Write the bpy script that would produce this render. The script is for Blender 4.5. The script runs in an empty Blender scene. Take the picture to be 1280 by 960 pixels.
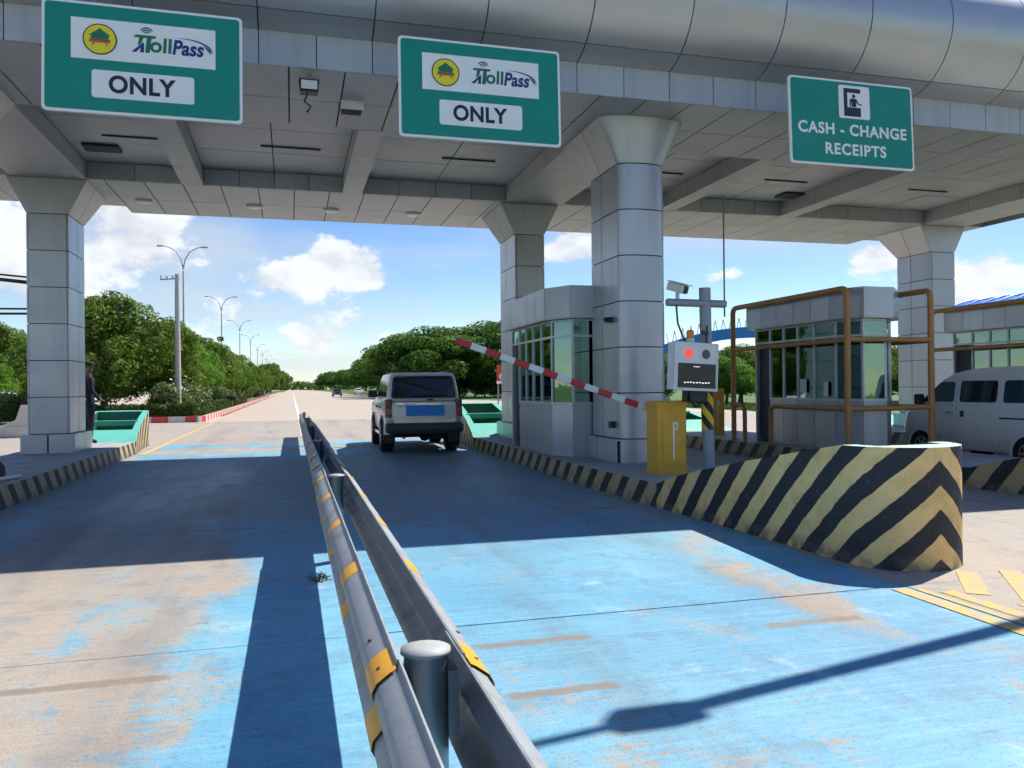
import bpy, math, random
import numpy as np
from mathutils import Vector, Matrix
random.seed(7); np.random.seed(7)
scene = bpy.context.scene
COL = scene.collection
R = math.radians

# ------------------------------------------------------------------ camera
YAW, PITCH, ROLL = R(15.4), R(0.19), R(0.57)
cam = bpy.data.cameras.new("camera"); camo = bpy.data.objects.new("camera", cam); COL.objects.link(camo)
fw = Vector((math.sin(YAW)*math.cos(PITCH), math.cos(YAW)*math.cos(PITCH), math.sin(PITCH)))
r0 = Vector((math.cos(YAW), -math.sin(YAW), 0)); u0 = r0.cross(fw)
rt = r0*math.cos(ROLL) - u0*math.sin(ROLL); up = u0*math.cos(ROLL) + r0*math.sin(ROLL)
camo.matrix_world = Matrix(((rt.x, up.x, -fw.x, 0), (rt.y, up.y, -fw.y, 0), (rt.z, up.z, -fw.z, 1.45), (0, 0, 0, 1)))
cam.sensor_width = 36; cam.lens = 36*1000/1280; cam.clip_start = .05; cam.clip_end = 6000
scene.camera = camo

# ------------------------------------------------------------------ sun, sky, exposure
SUN_DIR = Vector((0.67, 0.34, 1.0)).normalized()          # towards the sun
SUN_EL = math.asin(SUN_DIR.z); SUN_AZ = math.atan2(SUN_DIR.x, SUN_DIR.y)
sl = bpy.data.lights.new("sun", 'SUN'); sl.energy = 2.75; sl.angle = R(.53); sl.color = (1, .955, .88)
slo = bpy.data.objects.new("sun", sl); COL.objects.link(slo)
slo.rotation_euler = (-SUN_DIR).to_track_quat('-Z', 'Y').to_euler(); slo.location = (30, 15, 45)
vs = scene.view_settings
vs.view_transform = 'Standard'; vs.look = 'None'; vs.gamma = 1; vs.use_curve_mapping = False
vs.exposure = 1.26


class G:
    """small node-graph helper"""
    def __init__(s, nt): s.nt = nt
    def n(s, t, ins=None, **props):
        nd = s.nt.nodes.new(t)
        for k, v in props.items(): setattr(nd, k, v)
        for k, v in (ins or {}).items(): s.put(nd.inputs[k], v)
        return nd
    def put(s, sock, v):
        if isinstance(v, bpy.types.NodeSocket): s.nt.links.new(v, sock)
        elif isinstance(v, (tuple, list)) and sock.type == 'RGBA' and len(v) == 3: sock.default_value = (*v, 1)
        else: sock.default_value = v
    def m(s, op, a, b=0., c=0., clamp=False):
        nd = s.n('ShaderNodeMath', operation=op); nd.use_clamp = clamp
        s.put(nd.inputs[0], a); s.put(nd.inputs[1], b); s.put(nd.inputs[2], c); return nd.outputs[0]
    def vm(s, op, a, b=(0, 0, 0)):
        nd = s.n('ShaderNodeVectorMath', operation=op); s.put(nd.inputs[0], a); s.put(nd.inputs[1], b)
        return nd.outputs[0]
    def mix(s, f, a, b, blend='MIX'):
        nd = s.n('ShaderNodeMix', data_type='RGBA', blend_type=blend); nd.clamp_factor = True
        s.put(nd.inputs[0], f); s.put(nd.inputs[6], a); s.put(nd.inputs[7], b); return nd.outputs[2]
    def noise(s, vec, scale, detail=4., rough=.55, dist=0.):
        return s.n('ShaderNodeTexNoise', {'Vector': vec, 'Scale': scale, 'Detail': detail, 'Roughness': rough, 'Distortion': dist}).outputs[0]
    def mr(s, v, a, b, c=0., d=1., smooth=True):
        nd = s.n('ShaderNodeMapRange', {'Value': v, 'From Min': a, 'From Max': b, 'To Min': c, 'To Max': d})
        nd.interpolation_type = 'SMOOTHSTEP' if smooth else 'LINEAR'; nd.clamp = True; return nd.outputs[0]
    def xyz(s, v):
        nd = s.n('ShaderNodeSeparateXYZ', {0: v}); return nd.outputs[0], nd.outputs[1], nd.outputs[2]
    def comb(s, x, y, z=0.):
        return s.n('ShaderNodeCombineXYZ', {0: x, 1: y, 2: z}).outputs[0]
    def band(s, v, a, b, soft):
        return s.m('MULTIPLY', s.mr(v, a-soft, a+soft), s.mr(v, b-soft, b+soft, 1., 0.))


def make_world():
    w = bpy.data.worlds.new("World"); scene.world = w; w.use_nodes = True
    nt = w.node_tree; nt.nodes.clear(); g = G(nt)
    sky = g.n('ShaderNodeTexSky', sky_type='NISHITA'); sky.sun_disc = False
    sky.sun_elevation = SUN_EL; sky.sun_rotation = SUN_AZ; sky.altitude = 600
    sky.air_density = 1.0; sky.dust_density = .05; sky.ozone_density = 2.4
    d = g.n('ShaderNodeTexCoord').outputs['Generated']
    x, y, z = g.xyz(d)
    az = g.m('ARCTAN2', x, y); el = g.m('ARCSINE', z)
    P = g.comb(g.m('MULTIPLY', az, 1.), g.m('MULTIPLY', el, 1.55), 0.)
    # high streaky veil, all round the horizon, thinning with elevation
    zz = g.m('ADD', g.m('MAXIMUM', z, 0.), .10)
    Q = g.comb(g.m('DIVIDE', x, zz), g.m('DIVIDE', y, zz), 3.3)
    veil = g.noise(Q, .42, 4., .62)
    vd = g.mr(veil, .44, .70, 0., .66)
    # cumulus: fractal heaps in (azimuth, elevation)
    cn = g.noise(P, 8., 6., .60)
    lobes = None
    def lobe(pxx, pyy, sx, sy, amp):
        a = math.atan((pxx-640)/1000)+YAW; e = (484-pyy)/1000
        dx = g.m('DIVIDE', g.m('SUBTRACT', az, a), sx/1000); dy = g.m('DIVIDE', g.m('SUBTRACT', el, e), sy/1000)
        r2 = g.m('ADD', g.m('MULTIPLY', dx, dx), g.m('MULTIPLY', dy, dy))
        return g.m('MULTIPLY', g.m('EXPONENT', g.m('MULTIPLY', r2, -1.)), amp)
    for L in ((446, 335, 46, 34, .30), (405, 318, 22, 30, .16), (365, 352, 60, 16, .17), (385, 425, 60, 26, .12), (60, 320, 130, 70, .22),
              (710, 315, 48, 26, .26), (565, 392, 40, 10, .16), (1095, 345, 40, 20, .22), (1215, 372, 60, 30, .26),
              (930, 350, 22, 10, .15), (480, 352, 30, 14, .16), (560, 318, 80, 70, -.28), (240, 370, 120, 60, .06), (1000, 340, 80, 70, -.16)):
        v = lobe(*L); lobes = v if lobes is None else g.m('ADD', lobes, v)
    hor = g.mr(el, .0, .22, .085, .02, smooth=False)
    dens = g.m('ADD', g.m('MULTIPLY', g.m('SUBTRACT', cn, .5), 1.05), g.m('ADD', lobes, hor))
    cum = g.mr(dens, .11, .20)
    cn2 = g.noise(g.vm('ADD', P, (.016, .026, 0)), 8., 3., .55)
    shade = g.mr(g.m('SUBTRACT', cn, cn2), -.14, .09, .80, 1.06)
    hs = g.n('ShaderNodeHueSaturation', {'Hue': .508, 'Saturation': 1.2, 'Color': sky.outputs[0]})
    base = g.n('ShaderNodeBackground', {'Color': hs.outputs[0], 'Strength': .062})
    ccol = g.mix(1., (0, 0, 0), g.n('ShaderNodeCombineColor', {0: g.m('MULTIPLY', shade, .80), 1: g.m('MULTIPLY', shade, .83), 2: g.m('MULTIPLY', shade, .88)}).outputs[0])
    cl = g.n('ShaderNodeBackground', {'Color': ccol, 'Strength': .50})
    vl = g.n('ShaderNodeBackground', {'Color': (.78, .84, .93), 'Strength': .38})
    m1 = g.n('ShaderNodeMixShader', {0: vd, 1: base.outputs[0], 2: vl.outputs[0]})
    up_only = g.mr(el, -.01, .01)
    m2 = g.n('ShaderNodeMixShader', {0: g.m('MULTIPLY', g.m('MULTIPLY', cum, .93), up_only), 1: m1.outputs[0], 2: cl.outputs[0]})
    o = g.n('ShaderNodeOutputWorld'); nt.links.new(m2.outputs[0], o.inputs[0])
make_world()
scene.cycles.max_bounces = 6; scene.cycles.diffuse_bounces = 5; scene.cycles.glossy_bounces = 2; scene.cycles.use_light_tree = False; scene.cycles.transparent_max_bounces = 8
scene.cycles.adaptive_threshold = .025; scene.cycles.caustics_reflective = False; scene.cycles.caustics_refractive = False

# ------------------------------------------------------------------ materials
def newmat(name):
    m = bpy.data.materials.new(name); m.use_nodes = True
    nt = m.node_tree; return m, G(nt), nt.nodes['Principled BSDF']

def simple(name, col, rough=.6, metal=0., var=.12, scale=3., bump=0., bscale=60., rand=0., emit=None, grime=None, spec=.5, rvar=.1, coat=0.):
    m, g, b = newmat(name)
    pos = g.n('ShaderNodeNewGeometry').outputs['Position']
    f = g.m('ADD', g.m('MULTIPLY', g.noise(pos, scale, 2.5, .6), 2*var), 1-var)
    if rand:
        f = g.m('MULTIPLY', f, g.m('ADD', g.m('MULTIPLY', g.n('ShaderNodeObjectInfo').outputs['Random'], 2*rand), 1-rand))
    c = g.vm('SCALE', col); c.node.inputs[3].default_value = 1; g.put(c.node.inputs[3], f)
    if grime:
        gp = g.vm('MULTIPLY', pos, grime[4]) if len(grime) > 4 else pos
        gm = g.mr(g.noise(gp, grime[1], 3., .55), grime[2]-.04, grime[2]+.26)
        c = g.mix(g.m('MULTIPLY', gm, grime[3]), c, grime[0])
    g.put(b.inputs['Base Color'], c)
    g.put(b.inputs['Roughness'], g.m('ADD', g.m('MULTIPLY', g.noise(pos, scale*2.3, 1.5), 2*rvar), rough-rvar, clamp=True))
    b.inputs['Metallic'].default_value = metal; b.inputs['Specular IOR Level'].default_value = spec
    b.inputs['Coat Weight'].default_value = coat
    if bump:
        bn = g.n('ShaderNodeBump', {'Strength': bump, 'Distance': .02, 'Height': g.noise(pos, bscale, 5., .6)})
        g.put(b.inputs['Normal'], bn.outputs[0])
    if emit:
        b.inputs['Emission Color'].default_value = (*emit[0], 1); b.inputs['Emission Strength'].default_value = emit[1]
    return m

M = {}
M['clad'] = simple('clad', (.47, .485, .52), .38, .6, .05, 1.2, rand=.08, grime=((.24, .25, .27), 1., .50, .22, (5., 5., .45)))
M['clad_bulge'] = simple('clad_bulge', (.48, .49, .515), .42, .6, .05, 1.0, rand=.04, grime=((.33, .33, .33), .8, .56, .3))
M['soffit'] = simple('soffit', (.47, .475, .49), .5, .1, .05, .8, rand=.04, grime=((.3, .27, .24), .7, .55, .35))
M['band'] = simple('band', (.44, .46, .50), .5, .25, .06, 1.5, rand=.06, grime=((.24, .25, .27), 1., .48, .28, (5., 5., .5)))
M['dark'] = simple('dark', (.018, .019, .022), .7, 0, .2)
M['joint'] = simple('joint', (.03, .03, .033), .8, 0, .2)
M['galv'] = simple('galv', (.36, .375, .39), .55, .35, .16, 9., .12, 40, grime=((.20, .165, .125), 5., .50, .6))
M['galv_post'] = simple('galv_post', (.27, .29, .31), .45, .5, .15, 7., .05, 60, grime=((.5, .5, .48), 5., .6, .4))
M['cap'] = simple('cap', (.42, .42, .40), .7, .2, .15, 20.)
M['rust'] = simple('rust', (.16, .06, .03), .8, 0, .3, 30.)
M['yel_refl'] = simple('yel_refl', (.85, .40, .02), .4, 0, .08, 20., grime=((.35, .2, .06), 14., .6, .5))
M['sign_green'] = simple('sign_green', (.004, .25, .19), .38, 0, .07, 2.5, grime=((.03, .30, .26), 1.6, .56, .4))
M['sign_white'] = simple('sign_white', (.88, .87, .86), .4, 0, .05, 3.)
M['sign_black'] = simple('sign_black', (.018, .022, .035), .5)
M['logo_green'] = simple('logo_green', (.02, .17, .09), .5)
M['logo_navy'] = simple('logo_navy', (.02, .03, .20), .5)
M['logo_yellow'] = simple('logo_yellow', (.88, .72, .03), .5)
M['logo_red'] = simple('logo_red', (.62, .07, .03), .5)
M['orange_box'] = simple('orange_box', (.78, .40, .03), .42, 0, .06, 6., grime=((.4, .2, .05), 5., .6, .35))
M['white_paint'] = simple('white_paint', (.76, .76, .74), .45, 0, .07, 8.)
M['dirty_white'] = simple('dirty_white', (.60, .57, .52), .7, 0, .15, 5., .1, 40, grime=((.3, .27, .23), 6., .55, .6))
M['red_paint'] = simple('red_paint', (.50, .025, .03), .45, 0, .15, 12., grime=((.35, .12, .1), 10., .6, .4))
M['kerb_red'] = simple('kerb_red', (.56, .06, .07), .75, 0, .15, 6., grime=((.5, .3, .27), 8., .57, .5))
M['red_lamp'] = simple('red_lamp', (.75, .05, .05), .35, emit=((1, .08, .06), .35))
M['grey_lamp'] = simple('grey_lamp', (.09, .11, .11), .5, 0, .3, 120.)
M['amber'] = simple('amber', (.80, .26, .02), .2, 0, .1, 30.)
M['screen'] = simple('screen', (.012, .014, .018), .25)
M['screen_dot'] = simple('screen_dot', (.7, .72, .75), .5, emit=((.8, .85, .9), .6))
M['brown_pipe'] = simple('brown_pipe', (.46, .22, .06), .48, 0, .16, 7., grime=((.13, .05, .02), 6., .58, .5))
M['pole_grey'] = simple('pole_grey', (.28, .31, .35), .5, .2, .12, 5., grime=((.16, .12, .09), 5., .56, .45))
M['black_plastic'] = simple('black_plastic', (.016, .016, .018), .45, 0, .2)
M['cream_box'] = simple('cream_box', (.62, .62, .58), .45, 0, .06, 8.)
M['frame_alu'] = simple('frame_alu', (.58, .60, .61), .4, .35, .06, 6.)
M['interior'] = simple('interior', (.10, .13, .13), .7, 0, .2)
M['paper'] = simple('paper', (.72, .72, .70), .7, 0, .05, 30.)
M['isl_top'] = simple('isl_top', (.40, .395, .385), .7, 0, .18, 2.2, .15, 40, grime=((.15, .14, .13), 2., .52, .6))
M['nose_green'] = simple('nose_green', (.42, .60, .50), .7, 0, .12, 4., .1, 40, grime=((.6, .6, .55), 5., .55, .6))
M['far_green'] = simple('far_green', (.12, .50, .39), .55, 0, .12, 3., .05, 40, grime=((.3, .42, .36), 3., .58, .5))
M['tyre'] = simple('tyre', (.017, .017, .018), .85, 0, .2, 20., .2, 60)
M['rim'] = simple('rim', (.35, .36, .37), .4, .6, .1)
M['car_silver'] = simple('car_silver', (.68, .665, .63), .33, .25, .06, 4., grime=((.33, .29, .23), 3., .52, .45), coat=.3)
M['van_silver'] = simple('van_silver', (.76, .76, .76), .32, .25, .04, 3., grime=((.4, .37, .33), 3., .58, .3), coat=.4)
M['car_dark'] = simple('car_dark', (.03, .035, .05), .3, .2, .1, coat=.4)
M['car_white'] = simple('car_white', (.75, .75, .75), .3, 0, .04, coat=.4)
M['bumper'] = simple('bumper', (.045, .05, .058), .55, 0, .2, 6., grime=((.14, .13, .12), 6., .55, .4))
M['car_glass'] = simple('car_glass', (.010, .013, .016), .06, 0, .1, spec=.7, rvar=.03)
M['tail_red'] = simple('tail_red', (.42, .012, .015), .2, 0, .1, spec=.7)
M['tail_dark'] = simple('tail_dark', (.10, .03, .03), .2, 0, .1)
M['plate_blue'] = simple('plate_blue', (.03, .30, .86), .5, 0, .01)
M['chrome'] = simple('chrome', (.6, .6, .6), .2, .9, .03)
M['bark'] = simple('bark', (.11, .085, .065), .9, 0, .3, 4., .4, 30)
M['soil'] = simple('soil', (.16, .12, .08), .95, 0, .25, 2., .3, 20)
M['lamp_pole'] = simple('lamp_pole', (.38, .40, .42), .5, .3, .06)
M['conc_pole'] = simple('conc_pole', (.42, .41, .38), .8, 0, .12, 4.)
M['roof_blue'] = simple('roof_blue', (.02, .17, .62), .4, .1, .08, 2.)
M['arch_blue'] = simple('arch_blue', (.03, .24, .66), .5, 0, .06, 1.)
M['steel_lattice'] = simple('steel_lattice', (.45, .48, .52), .5, .4, .06)
M['uniform'] = simple('uniform', (.012, .014, .03), .85, 0, .2, 30.)
M['skin'] = simple('skin', (.30, .17, .11), .55, 0, .06, 20.)
M['sack'] = simple('sack', (.10, .055, .045), .9, 0, .3, 14., .4, 60)
M['yellow_line'] = simple('yellow_line', (.66, .42, .10), .75, 0, .15, 6., grime=((.40, .345, .28), 9., .42, .95))
M['white_line'] = simple('white_line', (.66, .64, .60), .75, 0, .12, 6., grime=((.42, .36, .29), 6., .52, .7))
M['patch'] = simple('patch', (.22, .18, .145), .9, 0, .25, 9., .5, 60, grime=((.36, .30, .24), 9., .5, .7))
M['flower'] = simple('flower', (.75, .70, .62), .7)
M['flat_light'] = simple('flat_light', (.75, .76, .74), .4)
M['sign_red'] = simple('sign_red', (.60, .05, .03), .5)


def stripes(name, c1, c2, period, slope, wear=.35, dirtc=(.12, .11, .10), ragged=.05, duty=.5):
    """painted diagonal hazard stripes; UV holds metres along / up"""
    m, g, b = newmat(name)
    uv = g.n('ShaderNodeUVMap').outputs[0]; u, v, _ = g.xyz(uv)
    pos = g.n('ShaderNodeNewGeometry').outputs['Position']
    t = g.m('ADD', u, g.m('MULTIPLY', v, g.mr(u, .2, 3.2, slope, min(slope, .78), False)))
    t = g.m('ADD', t, g.m('MULTIPLY', g.m('SUBTRACT', g.noise(pos, 6., 4.), .5), ragged))
    fr = g.m('FRACT', g.m('DIVIDE', t, period))
    tri = g.m('ABSOLUTE', g.m('SUBTRACT', fr, .5))
    f = g.mr(tri, duty/2-.012, duty/2+.012)
    n1 = g.noise(pos, 5., 6., .65)
    y = g.mix(g.mr(n1, .42, .72, 0., .55), c1, (c1[0]*.62, c1[1]*.55, c1[2]*.5))
    y = g.mix(g.mr(g.noise(pos, 22., 4., .7), .60, .72, 0., wear), y, (.45, .40, .33))
    k = g.mix(g.mr(g.noise(pos, 18., 5., .7), .58, .74, 0., wear), c2, (.13, .125, .12))
    c = g.mix(f, y, k)
    low = g.m('MULTIPLY', g.mr(v, .02, .16, 1., 0.), g.mr(g.noise(pos, 7., 4.), .35, .65))
    c = g.mix(g.m('MULTIPLY', low, .7), c, dirtc)
    g.put(b.inputs['Base Color'], c); b.inputs['Roughness'].default_value = .62
    bn = g.n('ShaderNodeBump', {'Strength': .25, 'Distance': .015, 'Height': g.noise(pos, 30., 5., .6)})
    g.put(b.inputs['Normal'], bn.outputs[0]); return m
M['hazard'] = stripes('hazard', (.86, .60, .25), (.015, .018, .026), .41, 1.08, .5)
M['hazard_old'] = stripes('hazard_old', (.46, .36, .18), (.02, .022, .024), .50, 1.0, .7, duty=.56)
M['hazard_wrap'] = stripes('hazard_wrap', (.80, .52, .02), (.012, .012, .014), .20, .8, .1, ragged=.0)


def glass(name, tint, refl=.16):
    m = bpy.data.materials.new(name); m.use_nodes = True; nt = m.node_tree; nt.nodes.clear(); g = G(nt)
    fr = g.n('ShaderNodeFresnel', {'IOR': 1.55})
    pos = g.n('ShaderNodeNewGeometry').outputs['Position']
    bn = g.n('ShaderNodeBump', {'Strength': .03, 'Distance': .05, 'Height': g.noise(pos, 2.5, 2.)})
    t = g.n('ShaderNodeBsdfTransparent', {0: (*tint, 1)}); gl = g.n('ShaderNodeBsdfGlossy', {'Color': (.60, .90, .80, 1), 'Roughness': .03, 'Normal': bn.outputs[0]})
    mx = g.n('ShaderNodeMixShader', {0: g.m('ADD', fr.outputs[0], refl, clamp=True), 1: t.outputs[0], 2: gl.outputs[0]})
    o = g.n('ShaderNodeOutputMaterial'); nt.links.new(mx.outputs[0], o.inputs[0]); return m
M['booth_glass'] = glass('booth_glass', (.06, .28, .21), .24)


def foliage(name, c_dark, c_light, trans=.25, noise_scale=.45):
    m, g, b = newmat(name)
    geo = g.n('ShaderNodeNewGeometry'); pos = geo.outputs['Position']; rnd = geo.outputs['Random Per Island']
    cl = g.mr(g.noise(pos, noise_scale, 3., .6), .35, .66)
    t = g.m('ADD', g.m('MULTIPLY', cl, .55), g.m('MULTIPLY', rnd, .45))
    c = g.mix(t, c_dark, c_light)
    c = g.mix(g.mr(rnd, .93, .97), c, (c_light[0]*1.5, c_light[1]*1.15, c_light[2]*.9))
    g.put(b.inputs['Base Color'], c); b.inputs['Roughness'].default_value = .6; b.inputs['Specular IOR Level'].default_value = .18
    tr = g.n('ShaderNodeBsdfTranslucent', {0: g.mix(.5, c, (c_light[0]*1.6, c_light[1]*1.5, c_light[2]))})
    mx = g.n('ShaderNodeMixShader', {0: trans, 1: b.outputs[0], 2: tr.outputs[0]})
    g.nt.links.new(mx.outputs[0], g.nt.nodes['Material Output'].inputs[0]); return m
M['leaf_mango'] = foliage('leaf_mango', (.04, .088, .016), (.165, .27, .045), .36)
M['leaf_light'] = foliage('leaf_light', (.05, .15, .016), (.16, .33, .04), .32)
M['leaf_rain'] = foliage('leaf_rain', (.032, .09, .02), (.12, .235, .04), .32, .25)
M['leaf_bush'] = foliage('leaf_bush', (.04, .08, .02), (.17, .23, .08))
M['leaf_hedge'] = foliage('leaf_hedge', (.025, .055, .012), (.08, .14, .028), .15, 1.5)
M['leaf_grass'] = foliage('leaf_grass', (.05, .09, .02), (.14, .2, .05), .2, 1.)


def road_material():
    m, g, b = newmat('road_concrete')
    pos = g.n('ShaderNodeNewGeometry').outputs['Position']; x, y, z = g.xyz(pos)
    rand = g.n('ShaderNodeObjectInfo').outputs['Random']
    big = g.noise(pos, .35, 5., .6); med = g.noise(pos, 2.2, 4., .65); fine = g.noise(g.comb(g.m('MULTIPLY', x, .55), y, 0.), 30., 4., .75)
    streak = g.noise(g.comb(g.m('MULTIPLY', x, .9), g.m('MULTIPLY', y, 26.), 0.), 1., 3.5, .65)     # transverse broom finish
    conc = g.mix(big, (.345, .285, .225), (.43, .37, .305))
    conc = g.mix(g.mr(med, .5, .75, 0., .5), conc, (.36, .275, .20))
    conc = g.mix(g.mr(streak, .35, .75, 0., .25), conc, (.56, .47, .39))
    conc = g.mix(g.mr(fine, .56, .70, 0., .55), conc, (.22, .18, .145))
    # ---- blue lane paint with wear
    w = g.m('ADD', g.m('ADD', g.m('MULTIPLY', g.noise(g.comb(g.m('MULTIPLY', x, 1.1), g.m('MULTIPLY', y, .55), 1.7), 1.1, 6., .68, .5), .50),
                       g.m('MULTIPLY', streak, .26)), g.m('MULTIPLY', fine, .24))
    thr = .432
    def add(v): nonlocal_thr[0] = g.m('ADD', nonlocal_thr[0], v)
    nonlocal_thr = [thr]
    yy = g.m('MULTIPLY', g.m('SUBTRACT', g.noise(pos, .8, 3.), .5), .9)
    xw = g.m('ADD', x, yy)
    near = g.mr(y, 7.2, 11., 1., 0.)
    add(g.m('MULTIPLY', g.band(xw, -2.45, -.55, .42), g.m('ADD', g.m('MULTIPLY', near, .080), .035)))   # left lane wheel path bare
    add(g.m('MULTIPLY', g.band(xw, -4.2, -3.1, .3), .06))
    xr = g.m('SUBTRACT', xw, g.m('MULTIPLY', g.m('SUBTRACT', y, 5.), .17))
    add(g.m('MULTIPLY', g.m('MULTIPLY', g.band(xr, 3.02, 3.62, .18), g.mr(y, 3.3, 4.6)), .10))
    add(g.m('MULTIPLY', g.mr(x, 1., 2.2), -.02))                                              # right lane bare tyre streak
    add(g.m('MULTIPLY', g.mr(y, 22.2, 24.5), .6))
    add(g.m('MULTIPLY', g.band(y, 19.6, 20.9, .15), .16))
    paint = g.mr(g.m('SUBTRACT', w, nonlocal_thr[0]), -.035, .045)
    ed = g.m('MULTIPLY', g.m('SUBTRACT', med, .5), .10)
    inside = g.m('MULTIPLY', g.band(g.m('ADD', x, ed), -3.45, 4.22, .02), g.mr(y, 23.6, 24.4, 1., 0.))
    # faint blue remains in the next lane
    inside = g.m('MAXIMUM', inside, g.m('MULTIPLY', g.band(x, 5.9, 8.6, .2), g.m('MULTIPLY', g.mr(med, .5, .7), .30)))
    paint = g.m('MULTIPLY', paint, inside)
    blue = g.mix(g.mr(big, .35, .65), (.085, .325, .50), (.16, .45, .60))
    blue = g.mix(g.mr(streak, .45, .8, 0., .5), blue, (.30, .55, .68))
    blue = g.mix(g.mr(fine, .54, .68, 0., .5), blue, (.06, .17, .31))
    blue = g.mix(g.mr(g.noise(g.comb(g.m('MULTIPLY', x, 2.2), g.m('MULTIPLY', y, 60.), 2.), 1., 2., .6), .60, .72, 0., .55), blue, (.40, .52, .60))
    blue = g.mix(g.mr(g.noise(pos, 1.3, 4., .7), .58, .74, 0., .65), blue, (.46, .62, .72))
    c = g.mix(g.m('MULTIPLY', paint, .96), conc, blue)
    # rubber and oil carried through the covered lanes, over a painted shade tone
    rb = g.noise(g.comb(g.m('MULTIPLY', x, 1.3), g.m('MULTIPLY', y, .16), 4.), 1.6, 4., .62)
    tl = g.m('MULTIPLY', g.band(xw, -2.5, -.75, .5), .95); tr = g.m('MULTIPLY', g.band(xw, 1.3, 3.6, .6), .45)
    tt = g.m('MULTIPLY', g.m('ADD', tl, tr), g.band(y, 8.5, 17.5, 3.2))
    c = g.mix(g.m('MULTIPLY', g.band(y, 8., 18.2, 2.), g.mr(med, .3, .7, .35, .78)), c, (.29, .28, .265))  # grey tone of the canopy shade mixed into the road colour, patchy by noise
    c = g.mix(g.m('MULTIPLY', tt, g.mr(rb, .32, .62, .25, .85)), c, (.085, .085, .088))
    tw = g.m('MULTIPLY', g.m('MAXIMUM', g.band(xw, -2.45, -1.9, .25), g.m('MAXIMUM', g.band(xw, -1.0, -.5, .25), g.m('MAXIMUM', g.band(xw, 1.4, 1.9, .25), g.band(xw, 2.9, 3.4, .25)))), g.mr(rb, .40, .66, 0., .34))
    c = g.mix(tw, c, (.13, .125, .12))
    dr = g.m('MULTIPLY', g.mr(g.noise(g.vm('ADD', pos, (3., 9., 0.)), 7.5, 2., .5), .70, .76, 0., .55), g.mr(big, .45, .6))
    c = g.mix(dr, c, (.07, .065, .06))
    sp = g.mr(g.noise(pos, 1.7, 5., .75), .62, .74, 0., .55)
    c = g.mix(sp, c, (.16, .13, .11))
    c = g.mix(g.mr(g.noise(pos, 75., 2., .6), .56, .68, 0., .50), c, (.10, .10, .10))
    c = g.mix(g.mr(g.noise(g.vm('ADD', pos, (5., 5., 1.)), 48., 3., .7), .58, .70, 0., .42), c, (.50, .48, .45))
    c = g.mix(g.mr(g.noise(g.vm('ADD', pos, (2., 8., 1.)), 3.6, 4., .7), .50, .66, 0., .30), c, (.10, .17, .24))
    # scars where rumble strips were torn off
    wx = g.m('ADD', x, g.m('MULTIPLY', g.m('SUBTRACT', g.noise(pos, 9., 4., .7), .5), .16)); wy = g.m('ADD', y, g.m('MULTIPLY', g.m('SUBTRACT', g.noise(g.vm('ADD', pos, (7., 3., 0.)), 7., 4., .7), .5), .09))
    sc = None
    for (sx0, sx1, sy) in ((-1.75, -.62, 4.36), (.98, 1.66, 4.36), (.98, 1.52, 3.62), (2.72, 3.38, 4.22), (-1.6, -.7, 11.2)):
        q = g.m('MULTIPLY', g.band(wx, sx0, sx1, .03), g.band(wy, sy-.045, sy+.045, .018)); sc = q if sc is None else g.m('MAXIMUM', sc, q)
    c = g.mix(g.m('MULTIPLY', sc, .85), c, g.mix(fine, (.12, .10, .085), (.34, .28, .22)))
    # hairline cracks
    vo = g.n('ShaderNodeTexVoronoi', {'Vector': g.vm('ADD', pos, g.vm('SCALE', g.comb(g.m('MULTIPLY', med, .35), g.m('MULTIPLY', fine, .10), 0.))), 'Scale': .27}, feature='DISTANCE_TO_EDGE').outputs[0]
    ck = g.m('MULTIPLY', g.mr(vo, .0008, .003, 1., 0.), g.mr(big, .50, .58))
    c = g.mix(g.m('MULTIPLY', ck, .75), c, (.06, .05, .045))
    c = g.mix(g.m('MULTIPLY', g.m('SUBTRACT', rand, .5), .16), c, (.2, .16, .13))
    g.put(b.inputs['Base Color'], c)
    g.put(b.inputs['Roughness'], g.m('SUBTRACT', .78, g.m('ADD', g.m('MULTIPLY', tt, .28), g.m('MULTIPLY', paint, .10))))
    h = g.m('ADD', g.m('MULTIPLY', streak, .6), g.m('ADD', g.m('MULTIPLY', fine, .5), g.m('MULTIPLY', ck, -1.5)))
    bn = g.n('ShaderNodeBump', {'Strength': .35, 'Distance': .008, 'Height': h}); g.put(b.inputs['Normal'], bn.outputs[0])
    return m
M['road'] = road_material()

def far_road_material():
    m, g, b = newmat('far_concrete')
    pos = g.n('ShaderNodeNewGeometry').outputs['Position']; x, y, z = g.xyz(pos)
    c = g.mix(g.noise(pos, .3, 5.), (.42, .335, .26), (.52, .43, .35))
    st = g.noise(g.comb(g.m('MULTIPLY', x, .25), g.m('MULTIPLY', y, .9), 0.), 1., 4.)
    c = g.mix(g.mr(st, .5, .7, 0., .4), c, (.36, .28, .21))
    jt = g.m('MULTIPLY', g.mr(g.m('ABSOLUTE', g.m('SUBTRACT', g.m('FRACT', g.m('DIVIDE', y, 5.)), .5)), .490, .496), .5)
    c = g.mix(jt, c, (.2, .16, .13))
    g.put(b.inputs['Base Color'], c); b.inputs['Roughness'].default_value = .85; return m
M['far_road'] = far_road_material()

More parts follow.
